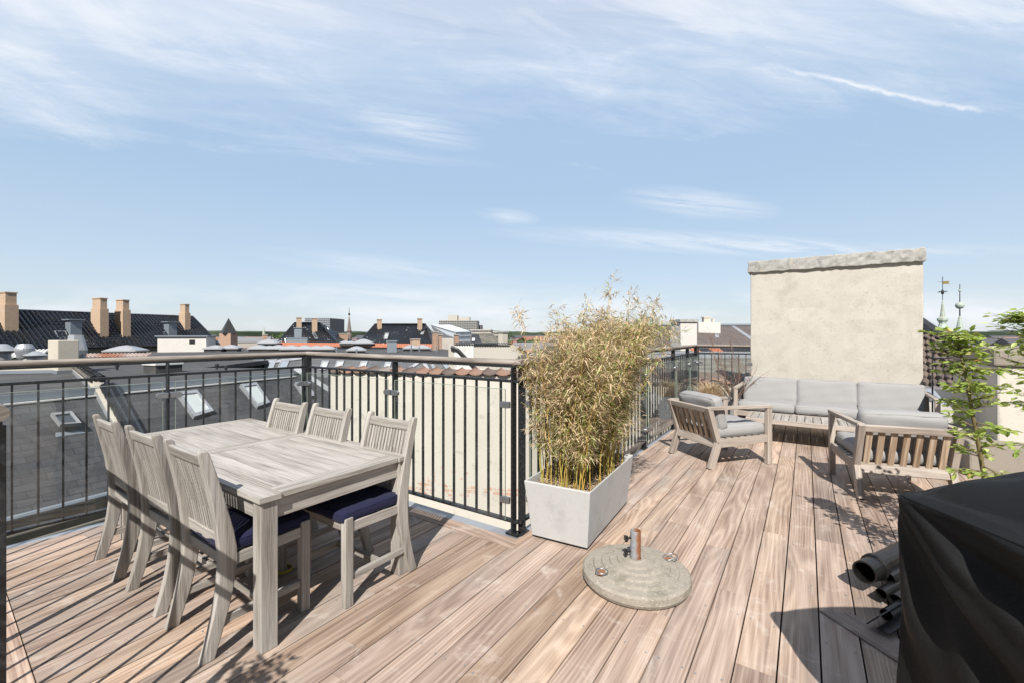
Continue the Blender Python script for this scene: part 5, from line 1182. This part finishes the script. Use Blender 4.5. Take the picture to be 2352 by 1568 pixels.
def sapling(name, lab, trunk, seed, nbr_=20, Lr=(.12, .34), zmin=.62, leafL=.05, side=None, dens=1.):
    R0 = random.Random(seed); tr = MB(); fo = MB(); root = thing(name, lab, 'tree', tuple(trunk[0]))
    n_ = len(trunk); tr.tube(trunk, [.0125*(1-.7*i/(n_-1)) for i in range(n_)], 8)
    def pos(t): k_ = t*(n_-1); i = min(n_-2, int(k_)); return trunk[i].lerp(trunk[i+1], k_-i)
    zt0 = trunk[0].z; H_ = trunk[-1].z-zt0; tmin = (zmin-zt0)/H_
    for q_ in range(nbr_):
        t = tmin+(1-tmin)*(q_+.5)/nbr_; p = pos(min(1, t)); an = q_*2.4+R0.uniform(-.4, .4)
        if side and R0.random() < .65: an = side+R0.gauss(0, .6)
        L = R0.uniform(*Lr)*(1.15-.55*(t-tmin)/(1-tmin)); dd = V((cos(an), sin(an), R0.uniform(.15, .6))).normalized(); pts = [p]
        for i in range(6):
            dd = (dd+V((R0.gauss(0, .18), R0.gauss(0, .18), R0.gauss(-.04, .1)))).normalized(); pts.append(pts[-1]+dd*L/6)
        tr.tube(pts, [.0045*(1-.7*i/6) for i in range(7)], 5)
        for i in range(1, 7):
            for z_ in range(max(1, int(R0.choice((2, 3, 3))*dens))):
                a2 = R0.uniform(0, 6.28); tw = (dd*.7+V((cos(a2), sin(a2), R0.uniform(-.2, .3)))).normalized(); l2 = R0.uniform(.015, .06); e = pts[i]+tw*l2
                tr.tube([pts[i], e], [.0014, .001], 3, caps=False)
                for w2 in range(R0.choice((1, 2, 2))):
                    bleaf(fo, e, tw+V((R0.gauss(0, .5), R0.gauss(0, .5), R0.gauss(.0, .2))), leafL*R0.uniform(.65, 1.25), R0)
    tr.build('trunk', barkm, root, smooth=True); fo.build('foliage', gl_, root); return root
Ys = 2.5
sap = [P(2268, 1300, Ys), P(2262, 1105, Ys), P(2246, 1010, Ys), P(2232, 940, Ys), P(2222, 880, Ys), P(2210, 825, Ys+.03), P(2202, 790, Ys+.05), P(2196, 768, Ys+.05)]
sap[0].z = .25
sapling('leafy_sapling', 'slender green leafy sapling in front of the grey wall, behind the covered barbecue', sap, 12, 40, (.07, .18), .43, .043, dens=1.05)
sap2 = [P(2450, 1300, 2.6), P(2440, 1000, 2.6), P(2425, 850, 2.6), P(2400, 760, 2.6), P(2378, 735, 2.6)]; sap2[0].z = .25
sapling('leafy_sapling', 'second green sapling reaching in from the right edge of the picture', sap2, 21, 38, (.15, .32), .50, .046, side=2.9, dens=1.)
for u_, Y_, lab in ((2268, 2.5, 'grey pot of the slender sapling behind the barbecue'), (2450, 2.6, 'grey pot of the sapling at the right edge')):
    p = P(u_, 1300, Y_); m_ = MB(); m_.lathe([(.01, 0), (.13, 0), (.165, .30), (.15, .30), (.145, .26), (.01, .26)], 28, (p.x, p.y, .001)); tag(m_.build('plant_pot', potm), lab, 'pot')
# a leafy shrub in a pot behind the viewer's left shoulder: its shadow falls on the deck
shb = [V((-1.36, .58, .25)), V((-1.37, .60, .7)), V((-1.35, .62, 1.1)), V((-1.34, .64, 1.38))]
sapling('potted_shrub', 'small leafy shrub in a pot near the left railing end, out of view', shb, 5, 22, (.10, .22), .8, .04, dens=1.2)
m_ = MB(); m_.lathe([(.01, 0), (.12, 0), (.15, .28), (.14, .28), (.13, .24), (.01, .24)], 24, (shb[0].x, shb[0].y, .001)); tag(m_.build('plant_pot', potm), 'grey pot of the small shrub outside the left edge', 'pot')
# ------------------------------------------------------------ covered barbecue
BB = thing('barbecue', 'black fabric cover draped over a barbecue in the lower right corner', 'barbecue', (1.62, 1.05, 0))
bx0, bx1, by0, by1, bt = 1.235, 1.98, .55, 1.452, 1.012
def cover(i, j):
    """i round the cover, j from hem to crown"""
    t = i*4; s_ = int(t) % 4; k_ = t-int(t)
    cs_ = [(bx0, by0), (bx0, by1), (bx1, by1), (bx1, by0)]; a, b_ = cs_[s_], cs_[(s_+1) % 4]
    x, y = a[0]+(b_[0]-a[0])*k_, a[1]+(b_[1]-a[1])*k_; cx_, cy_ = (bx0+bx1)/2, (by0+by1)/2
    rr = .05; x = max(bx0+rr, min(bx1-rr, x)); y = max(by0+rr, min(by1-rr, y)); ox = a[0]+(b_[0]-a[0])*k_-x; oy = a[1]+(b_[1]-a[1])*k_-y
    l_ = sqrt(ox*ox+oy*oy)
    if l_ > 0: ox, oy = ox/l_*rr, oy/l_*rr
    nx_, ny_ = (ox/rr, oy/rr) if l_ > 0 else (0, 0)
    x += ox; y += oy
    if j < .7:
        g_ = j/.7; z = .24+(bt-.24-.03)*g_
        corner = 1-abs(k_-.5)*2           # 0 at a corner, 1 in the middle of a side
        w_ = i*4
        fold = .024*sin(w_*17+1.3*sin(z*5)+z*2.5)*(1-g_)**.5+.016*sin(w_*31+z*4)*(1-g_)**.7+.012*sin(w_*9+2)*g_*corner
        if s_ == 0:
            ss, tt = max(.001, by1-y), max(.001, bt-z); ph = atan2(tt, ss); rd = sqrt(ss*ss+tt*tt)
            fold = fold*.35+.015*min(1, rd/.35)*sin(ph*9.+.8+rd*1.6)*(.6+.4*sin(rd*5))+.008*min(1, rd/.3)*sin(ph*23+rd*3)
        # folds falling slantwise from the corners
        sl_ = (y-by0)+1.35*(bt-z); fold += .016*sin(sl_*15.)*exp_(corner, .6)
        belly = -.03*corner*sin(pi*min(1, g_*1.05))
        return V((x+nx_*(fold+belly-.028*(1-g_)), y+ny_*(fold+belly-.028*(1-g_)), z)), (w_*.5, z)
    g_ = (j-.7)/.3; e = (1-g_)
    X, Y_ = cx_+(x-cx_)*e, cy_+(y-cy_)*e
    lid = .125*max(0, 1-((X-1.70)/.36)**2)**.8*max(0, 1-((Y_-1.02)/.47)**2)**.6 if abs(X-1.70) < .36 and abs(Y_-1.02) < .47 else 0
    edge = -.028*max(0, 1-g_*9)
    z = bt+lid+edge-.012*sin(pi*min(1, g_*2.2))+.006*sin(X*27+Y_*19)*min(1, g_*5)
    return V((X, Y_, z)), (X, Y_)
def exp_(c_, p_): return max(0., c_)**p_
m_ = MB(); m_.quadgrid(lambda i, j: cover(i, j), 320, 120); co_ = m_.build('cover', M['cover'], BB, smooth=True, weld=True)
m_ = MB()
for X_, Y_ in ((1.36, 1.33), (1.86, 1.33), (1.36, .66), (1.86, .66)): m_.bar((X_, Y_, 0.02), (X_, Y_, .5), .03, .03)
m_.bar((1.34, 1.33, .22), (1.88, 1.33, .22), .03, .03); m_.build('trolley_frame', M['black_plastic'], BB)
# seam welt along the top edge
m_ = MB(); m_.tube([cover(.0+t/160, .705)[0] for t in range(0, 81)], .004, 5); m_.build('seam', M['cover'], BB, smooth=True)
# black pipes and a steel angle stacked on the deck beside it
pp = V((1.86, 2.16, 0)); px_d = (P(2080, 1275, 1.75)-P(1985, 1325, 1.95)).normalized()
def pipe(lab, a, b_, r, collar=False, n=20):
    d_ = (b_-a).normalized(); R_2 = frame_of(d_); m_ = MB(); pts = []
    m_.tube([a, b_], r, n, caps=False); m_.tube([b_, a], r*.86, n, caps=False)
    for k_ in range(n):
        t0, t1 = 2*pi*k_/n, 2*pi*(k_+1)/n; m_.face([a+R_2@V((0, cos(t0)*r, sin(t0)*r)), a+R_2@V((0, cos(t1)*r, sin(t1)*r)), a+R_2@V((0, cos(t1)*r*.86, sin(t1)*r*.86)), a+R_2@V((0, cos(t0)*r*.86, sin(t0)*r*.86))])
    if collar:
        c1, c2 = a+d_*.11, a+d_*.15; m_.tube([c1, c1+d_*.006, c2-d_*.006, c2], [r*1.02, r*1.18, r*1.18, r*1.02], n, caps=False)
    return tag(m_.build('plastic_pipe', M['black_plastic'], smooth=False, weld=True), lab, 'pipe', 'black pipes piled by the barbecue')
dP = V((.88, .475, .0)).normalized()
def gz(u, v, z): return G(u, v, z)
A1 = gz(1985, 1313, .135)
pipe('thickest black pipe with a raised collar, on top of the pile by the barbecue', A1, A1+dP*.9, .062, True)
for k_, (u_, v_, z_, r_, lab) in enumerate(((2041, 1328, .10, .034, 'thin black pipe lying directly below the thick collared pipe'), (2024, 1363, .062, .030, 'thin black pipe whose end sticks out furthest left below the collared pipe'), (2057, 1378, .05, .034, 'thin black pipe in the middle of the pile by the barbecue'), (2036, 1411, .032, .030, 'thin black pipe lowest in the pile, next to the steel strip'),
        (2060, 1345, .03, .030, 'black pipe half hidden at the bottom of the pile'))):
    a_ = gz(u_, v_, z_); pipe(lab, a_, a_+dP*.75, r_, False, 14)
m_ = MB(); a = gz(2004, 1437, .03); Rr = frame_of(dP); m_.box(a+dP*.35+V((0, 0, .03)), (.7, .006, .085), Rr@Matrix.Rotation(radians(38), 3, 'X')); m_.box(a+dP*.35+Rr@V((0, -.045, .0)), (.7, .05, .006), Rr)
tag(m_.build('steel_angle', M['steel']), 'dark grey folded steel strip lying in front of the black pipes', 'metal strip')
# trim board in the shade on the right
m_ = MB(); q = [V((1.667, 2.41, .0)), V((1.828, 2.379, .0)), V((1.828+.34*1.6, 2.379-.94*1.6, 0)), V((1.667+.25*1.75, 2.41-.97*1.75, 0))]
m_.prism([p+V((0, 0, .0022)) for p in q][::-1], (0, 0, .004), along=V((.3, -.95, 0))); struct(m_.build('deck_trim', M['deck'], bevel=.001))

# ------------------------------------------------------------ copper spires on the right
def spire(name, lab, u, Y, prof, mats, extra=None, n=8):
    c = P(u, HZ, Y); k_ = Y/F; S_ = thing(name, lab, 'spire', (c.x, Y, -17.9)); m_ = MB(); m_.lathe([(max(.005, r*k_), EYE-(v-HZ)*k_) for r, v in prof][::-1], n, (c.x, Y, 0)); m_.build('spire', M[mats], S_); return S_, c, k_
S1, c, k_ = spire('church_spire', 'green copper spire with a bulb and a gilded weather vane, left one of the pair', 2165, 80, [(0, 686), (2.2, 700), (3.2, 715), (5, 728), (9.6, 732), (9.6, 736), (6.5, 741), (6, 744), (8, 750), (14, 757), (18, 761), (18, 764), (13, 766), (14, 800), (15, 1100)], 'verdigris')
m_ = MB(); z_ = lambda v: EYE-(v-HZ)*k_; m_.tube([(c.x, 80, z_(690)), (c.x, 80, z_(636))], .05, 6); m_.build('rod', M['dark_tile'], S1)
m_ = MB(); m_.prism([(c.x+.05, 80, z_(646.5)), (c.x+1.25, 80, z_(645.5)), (c.x+1.1, 80, z_(649)), (c.x+1.25, 80, z_(652.5)), (c.x+.05, 80, z_(653))], (0, .04, 0)); m_.tube([(c.x, 80, z_(648)), (c.x-.8, 80, z_(648))], .04, 5); m_.build('weather_vane', plain('gilt', (.5, .38, .12), .35, metal=.6), S1)
m_ = MB()
for a_ in range(8): t = a_*pi/4; m_.tube([(c.x, 80, z_(671)), (c.x+.55*cos(t), 80+.55*sin(t), z_(671)+.12), (c.x+.62*cos(t), 80+.62*sin(t), z_(671)-.1)], .05, 5)
m_.lathe([(.02, -.5), (.2, -.3), (.25, 0), (.15, .35), (.02, .5)], 8, (c.x, 80, z_(671))); m_.build('rosette', M['dark_tile'], S1)
S2, c, k_ = spire('church_spire', 'pale green copper spire with a round ball on its tip, right one of the pair', 2204.5, 84, [(0, 724), (2, 728), (12, 790), (13, 800), (14, 1100)], 'verdigris')
z_ = lambda v: EYE-(v-HZ)*k_
m_ = MB(); m_.tube([(c.x, 84, z_(728)), (c.x, 84, z_(653))], [.11, .05], 6); m_.build('rod', M['dark_tile'], S2)
m_ = MB()
for vv, rr in ((702, .66), (668, .22)): m_.lathe([(max(.01, rr*sin(t*pi/10)), -rr*cos(t*pi/10)) for t in range(11)], 16, (c.x, 84, z_(vv)))
m_.build('ball', M['verdigris'], S2, smooth=True)

# ------------------------------------------------------------ the town to the horizon
ground = MB(); ground.face([(-6000, -800, -18), (6000, -800, -18), (6000, 9000, -18), (-6000, 9000, -18)])
struct(ground.build('ground', plain('town_ground', (.17, .18, .16), .95, .3, .01)))
def tower(name, lab, cat, u0, u1, vt, Y, dep, mat, rows, cols, winmat='dark_pane', ang=0., frac=.6, base=-18.):
    a, b_ = P(u0, vt, Y), P(u1, vt, Y); H = thing(name, lab, cat, ((a.x+b_.x)/2, Y+dep/2, base)); m_ = MB(); m_.box(((a.x+b_.x)/2, Y+dep/2, (a.z+base)/2), (b_.x-a.x, dep, a.z-base)); m_.build('wall', mat, H)
    if rows:
        w_ = (b_.x-a.x)/cols; top_, low = a.z, P(0, 776, Y).z; h_ = (top_-low)/rows
        for r_ in range(rows):
            m_ = MB()
            if cols > 1:
                for c_ in range(cols): m_.box((a.x+w_*(c_+.5), Y-.12, top_-h_*(r_+.62)), (w_*.72, .2, h_*frac))
            m_.build('window_row', M[winmat], H)
    return H
dk = plain('dark_office_cladding', (.11, .10, .11), .6, .1, .05)
tower('office_tower', 'dark block of offices behind the two pale chimneys of the glinting roof', 'building', 700, 758, 731, 700, 60, dk, 9, 14, 'far_glass')
tower('hospital_tower', 'long grey concrete hospital slab on the horizon above the white tent', 'building', 1008, 1096, 736.5, 900, 60, plain('concrete_slab', (.36, .35, .33), .8, .1, .05), 8, 22)
m_ = MB(); a = P(1028, 733, 905); b_ = P(1050, 729, 905); m_.box(((a.x+b_.x)/2, 920, (a.z+b_.z)/2), (b_.x-a.x, 20, 12)); a = P(1052, 735, 905); b_ = P(1078, 731, 905); m_.box(((a.x+b_.x)/2, 920, (a.z+b_.z)/2), (b_.x-a.x, 20, 8)); tag(m_.build('roof_plant', M['pale_facade']), 'pale plant rooms on top of the hospital slab', 'roof house')
tower('apartment_block', 'small dark block right beside the hospital slab', 'building', 1097, 1106, 747, 950, 40, dk, 0, 1)
tower('apartment_building', 'pale flats with many small windows, right of the white tent', 'building', 1080, 1128, 757, 260, 20, M['pale_facade'], 3, 16, 'dark_pane', frac=.5)
tower('apartment_building', 'lower pale flats at the end of the row, left of the bamboo', 'building', 1126, 1144, 761, 280, 20, M['pale_facade'], 2, 7, 'dark_pane', frac=.5)
# tower with a pyramid roof
TWn = thing('brick_tower', 'brick tower with a tall dark pyramid roof, right of the long black roof', 'tower', (P(525, 768, 150).x, 150, -17.9)); c = P(525, 768, 150)
m_ = MB(); k_ = 150/F; z_ = lambda v: EYE-(v-HZ)*k_; m_.lathe([(.02, z_(731)), (14*k_*1.3, z_(763)), (15.5*k_*1.3, z_(766)), (14*k_*1.25, z_(767))][::-1], 4, (c.x, 150, 0)); rfp = m_.build('pyramid_roof', M['dark_tile'], TWn); 
m_ = MB(); m_.box((c.x, 150, (z_(766)-17.9)/2), (28*k_*.92, 28*k_*.92, z_(766)+17.9), Matrix.Rotation(pi/4, 3, 'Z') if False else None); m_.build('wall', M['brick_brown'], TWn)
# slim church spires
CH = thing('church', 'slim dark church spire with a ball and rod, between the two black hipped houses', 'church', (P(802, 768, 190).x, 190, -17.9)); c = P(802, 768, 190); k_ = 190/F; z_ = lambda v: EYE-(v-HZ)*k_
m_ = MB(); m_.lathe([(.05, z_(724)), (2.6*k_, z_(740)), (4.7*k_, z_(757)), (6*k_, z_(759.5)), (6*k_, z_(762)), (4.5*k_, z_(763)), (6.5*k_, z_(771)), (6.5*k_, -17.9)][::-1], 8, (c.x, 190, 0)); m_.build('spire', plain('old_copper_brown', (.20, .155, .13), .7), CH)
m_ = MB(); m_.tube([(c.x, 190, z_(725)), (c.x, 190, z_(706))], [.16, .07], 5); m_.lathe([(max(.01, .5*sin(t*pi/6)), -.5*cos(t*pi/6)) for t in range(7)], 8, (c.x, 190, z_(722))); m_.build('rod', M['dark_tile'], CH)
CH2 = thing('church', 'tiny pale green spire above the distant trees on the left', 'church', (P(658, 768, 400).x, 400, -17.9)); c = P(658, 768, 400); k_ = 400/F; z_ = lambda v: EYE-(v-HZ)*k_; u_o = -29.
c = P(658-50.5, 768, 400) if False else P(657.5, 768, 400)
m_ = MB(); m_.lathe([(.05, z_(750)), (3.6*k_, z_(768)), (3.6*k_, -17.9)][::-1], 6, (P(606-0, 768, 400).x, 400, 0)); m_.build('spire', M['verdigris'], CH2); CH2.location.x = P(606, 768, 400).x; CH2.children[0].location.x -= P(606, 768, 400).x-P(658, 768, 400).x
# white scaffold tent
WT = thing('scaffold_tent', 'large white plastic covered scaffold tent roof below the hospital slab', 'tent', (P(1035, 768, 90).x, 92, -17.9))
tm_, n, b = newmat('white_sheeting', .4); b.inputs['Base Color'].default_value = (.62, .65, .70, 1)
m_ = MB(); q = [P(990, 746.5, 100), P(1033, 746, 104), P(1082, 762, 90), P(1046, 763, 84)]; m_.face(q); m_.face([P(990, 748, 100), P(1046, 763.4, 84), P(1046, 780, 84), P(1003, 775, 100)]); m_.face([P(1046, 763.4, 84), P(1082, 762.4, 90), P(1082, 784, 90), P(1046, 784, 84)]); m_.face([P(1033, 746, 104), P(990, 746.5, 100), P(1003, 790, 100), P(1050, 790, 104)]); m_.face([P(1033, 746, 104), P(1082, 762, 90), P(1082, 790, 90), P(1050, 790, 104)]); m_.build('sheeting', tm_, WT)
m_ = MB()
for (a, b_) in (((1046, 763, 83.9), (1046, 786, 83.9)), ((1064, 763, 86.9), (1064, 786, 86.9)), ((1082, 762, 89.9), (1082, 786, 89.9)), ((1046, 773, 83.9), (1082, 772, 89.9)), ((990, 747, 99.9), (1046, 763.5, 83.9)), ((1046, 763.5, 83.9), (1082, 762.5, 89.9)), ((1003, 762, 97), (1046, 776, 83.8))): m_.tube([P(*a), P(*b_)], .09, 5)
m_.build('poles', M['zinc'], WT)
WT2 = tower('house', 'cream low house front under the white scaffold tent', 'building', 1006, 1042, 777, 80, 4, M['pale_facade'], 0, 1)
# far houses: one by one
R0 = random.Random(31)
hm = [plain('far_wall_%d' % i, c_, .85) for i, c_ in enumerate(((.42, .38, .33), (.36, .25, .2), (.5, .47, .42), (.28, .26, .25)))]
rm = [plain('far_roof_%d' % i, c_, .7) for i, c_ in enumerate(((.09, .09, .1), (.30, .14, .09), (.15, .14, .14), (.22, .22, .23)))]
def farhouse(x, y, w_, dp_, h_, rh, wi, ri):
    H = thing('distant_house', 'small distant house with %s walls and %s roof below the horizon' % (('pale', 'brick', 'cream', 'dark')[wi], ('black', 'red', 'brown', 'light grey')[ri]), 'house', (x, y, -18), R0.uniform(-.5, .5), 'small distant houses below the horizon')
    m_ = MB(); m_.box((0, 0, h_/2), (w_, dp_, h_)); m_.build('wall', hm[wi], H, local=True)
    m_ = MB(); a, b_ = w_/2+.3, dp_/2+.3; m_.face([(-a, -b_, h_), (a, -b_, h_), (a, 0, h_+rh), (-a, 0, h_+rh)]); m_.face([(a, b_, h_), (-a, b_, h_), (-a, 0, h_+rh), (a, 0, h_+rh)]); m_.face([(a, -b_, h_), (a, b_, h_), (a, 0, h_+rh)]); m_.face([(-a, b_, h_), (-a, -b_, h_), (-a, 0, h_+rh)])
    m_.build('roof', rm[ri], H, local=True)
for i in range(230):
    Y = R0.choice((R0.uniform(75, 160), R0.uniform(150, 400), R0.uniform(350, 1200))); k_ = R0.uniform(-1.18, 1.18)
    if Y < 110 and (k_ < -.45): continue
    w_ = R0.uniform(8, 22); farhouse(k_*Y, Y, w_*(1+Y/600), R0.uniform(8, 12)*(1+Y/600), R0.uniform(8.5, 13) if Y < 160 else R0.uniform(10, 15.5), R0.uniform(2, 4.), R0.randrange(4), R0.randrange(4))
# distant trees
treem = plain('far_foliage', (.065, .11, .03), .9, .5, .4, dark=(.03, .05, .015), dscale=.12)
def far_tree(x, y, h_, w_, lab, grp):
    T_ = thing('tree', lab, 'tree', (x, y, -18), 0, grp); m_ = MB(); m_.tube([(0, 0, 0), (0, 0, h_*.5)], [w_*.05, w_*.03], 6); m_.build('trunk', barkm, T_, local=True)
    m_ = MB(); 
    for c_ in range(9):
        an = R0.uniform(0, 6.28); rr = R0.uniform(0, w_*.33); cz = h_*R0.uniform(.5, .82); cr = w_*R0.uniform(.16, .3)
        for q_ in range(42):
            v_ = V((R0.gauss(0, 1), R0.gauss(0, 1), R0.gauss(0, 1))).normalized(); p = V((cos(an)*rr, sin(an)*rr, cz))+v_*cr*R0.uniform(.75, 1.05); s1 = v_.cross(V((R0.random(), R0.random(), R0.random()))).normalized()*cr*.28; s2 = v_.cross(s1).normalized()*cr*.28
            m_.face([p-s1, p-s2, p+s1, p+s2])
    m_.build('crown', treem, T_, local=True)
for i, (u, v_, Y, w_) in enumerate(((632, 762, 330, 9), (643, 758, 330, 11), (655, 757, 335, 12), (668, 758, 335, 12), (680, 757, 330, 11), (637, 766, 320, 8), (662, 764, 318, 10), (650, 765, 318, 9))):
    p = P(u, v_, Y); far_tree(p.x, Y, p.z+18, w_, 'bright green tree, %s of the clump by the glinting roof' % ('at the far left', 'second tall one from the left', 'third tall one from the left', 'fourth tall one from the left', 'at the far right', 'low one at the left', 'low one at the right', 'low one in the middle')[i], 'bright green trees left of the glinting roof')
for i in range(26):
    Y = R0.uniform(180, 420); u = R0.choice((R0.uniform(560, 630), R0.uniform(1150, 1230), R0.uniform(2230, 2352), R0.uniform(770, 830), R0.uniform(1500, 1560))); p = P(u, R0.uniform(769, 774), Y); far_tree(p.x, Y, max(8, p.z+18), R0.uniform(7, 12), 'distant dark tree %s' % ('far left, near the pyramid roofed tower' if u < 640 else 'between the two black hipped houses' if u < 900 else 'showing left of the bamboo' if u < 1300 else 'beyond the brown roof right of the bamboo' if u < 2000 else 'beyond the copper spires on the right'), 'scattered distant trees')
m_ = MB(); nseg = 260
pr = []
for i in range(nseg+1):
    x = -3600+7200*i/nseg; y = 2300+200*sin(i*.3); h_ = 14+10*abs(sin(i*.21)*sin(i*.057+1))+R0.uniform(0, 4); pr.append((x, y, h_))
for (x, y, h_), (x2, y2, h2) in zip(pr, pr[1:]):
    m_.face([(x, y, -18), (x2, y2, -18), (x2, y2, h2-8), (x, y, h_-8)]); m_.face([(x, y, h_-8), (x2, y2, h2-8), (x2, y2+220, h2-3), (x, y+220, h_-3)])
struct(m_.build('wood', plain('woodland', (.06, .09, .05), .95, .4, .02)), 'stuff')['label'] = 'dark green wooded rise along the whole horizon'
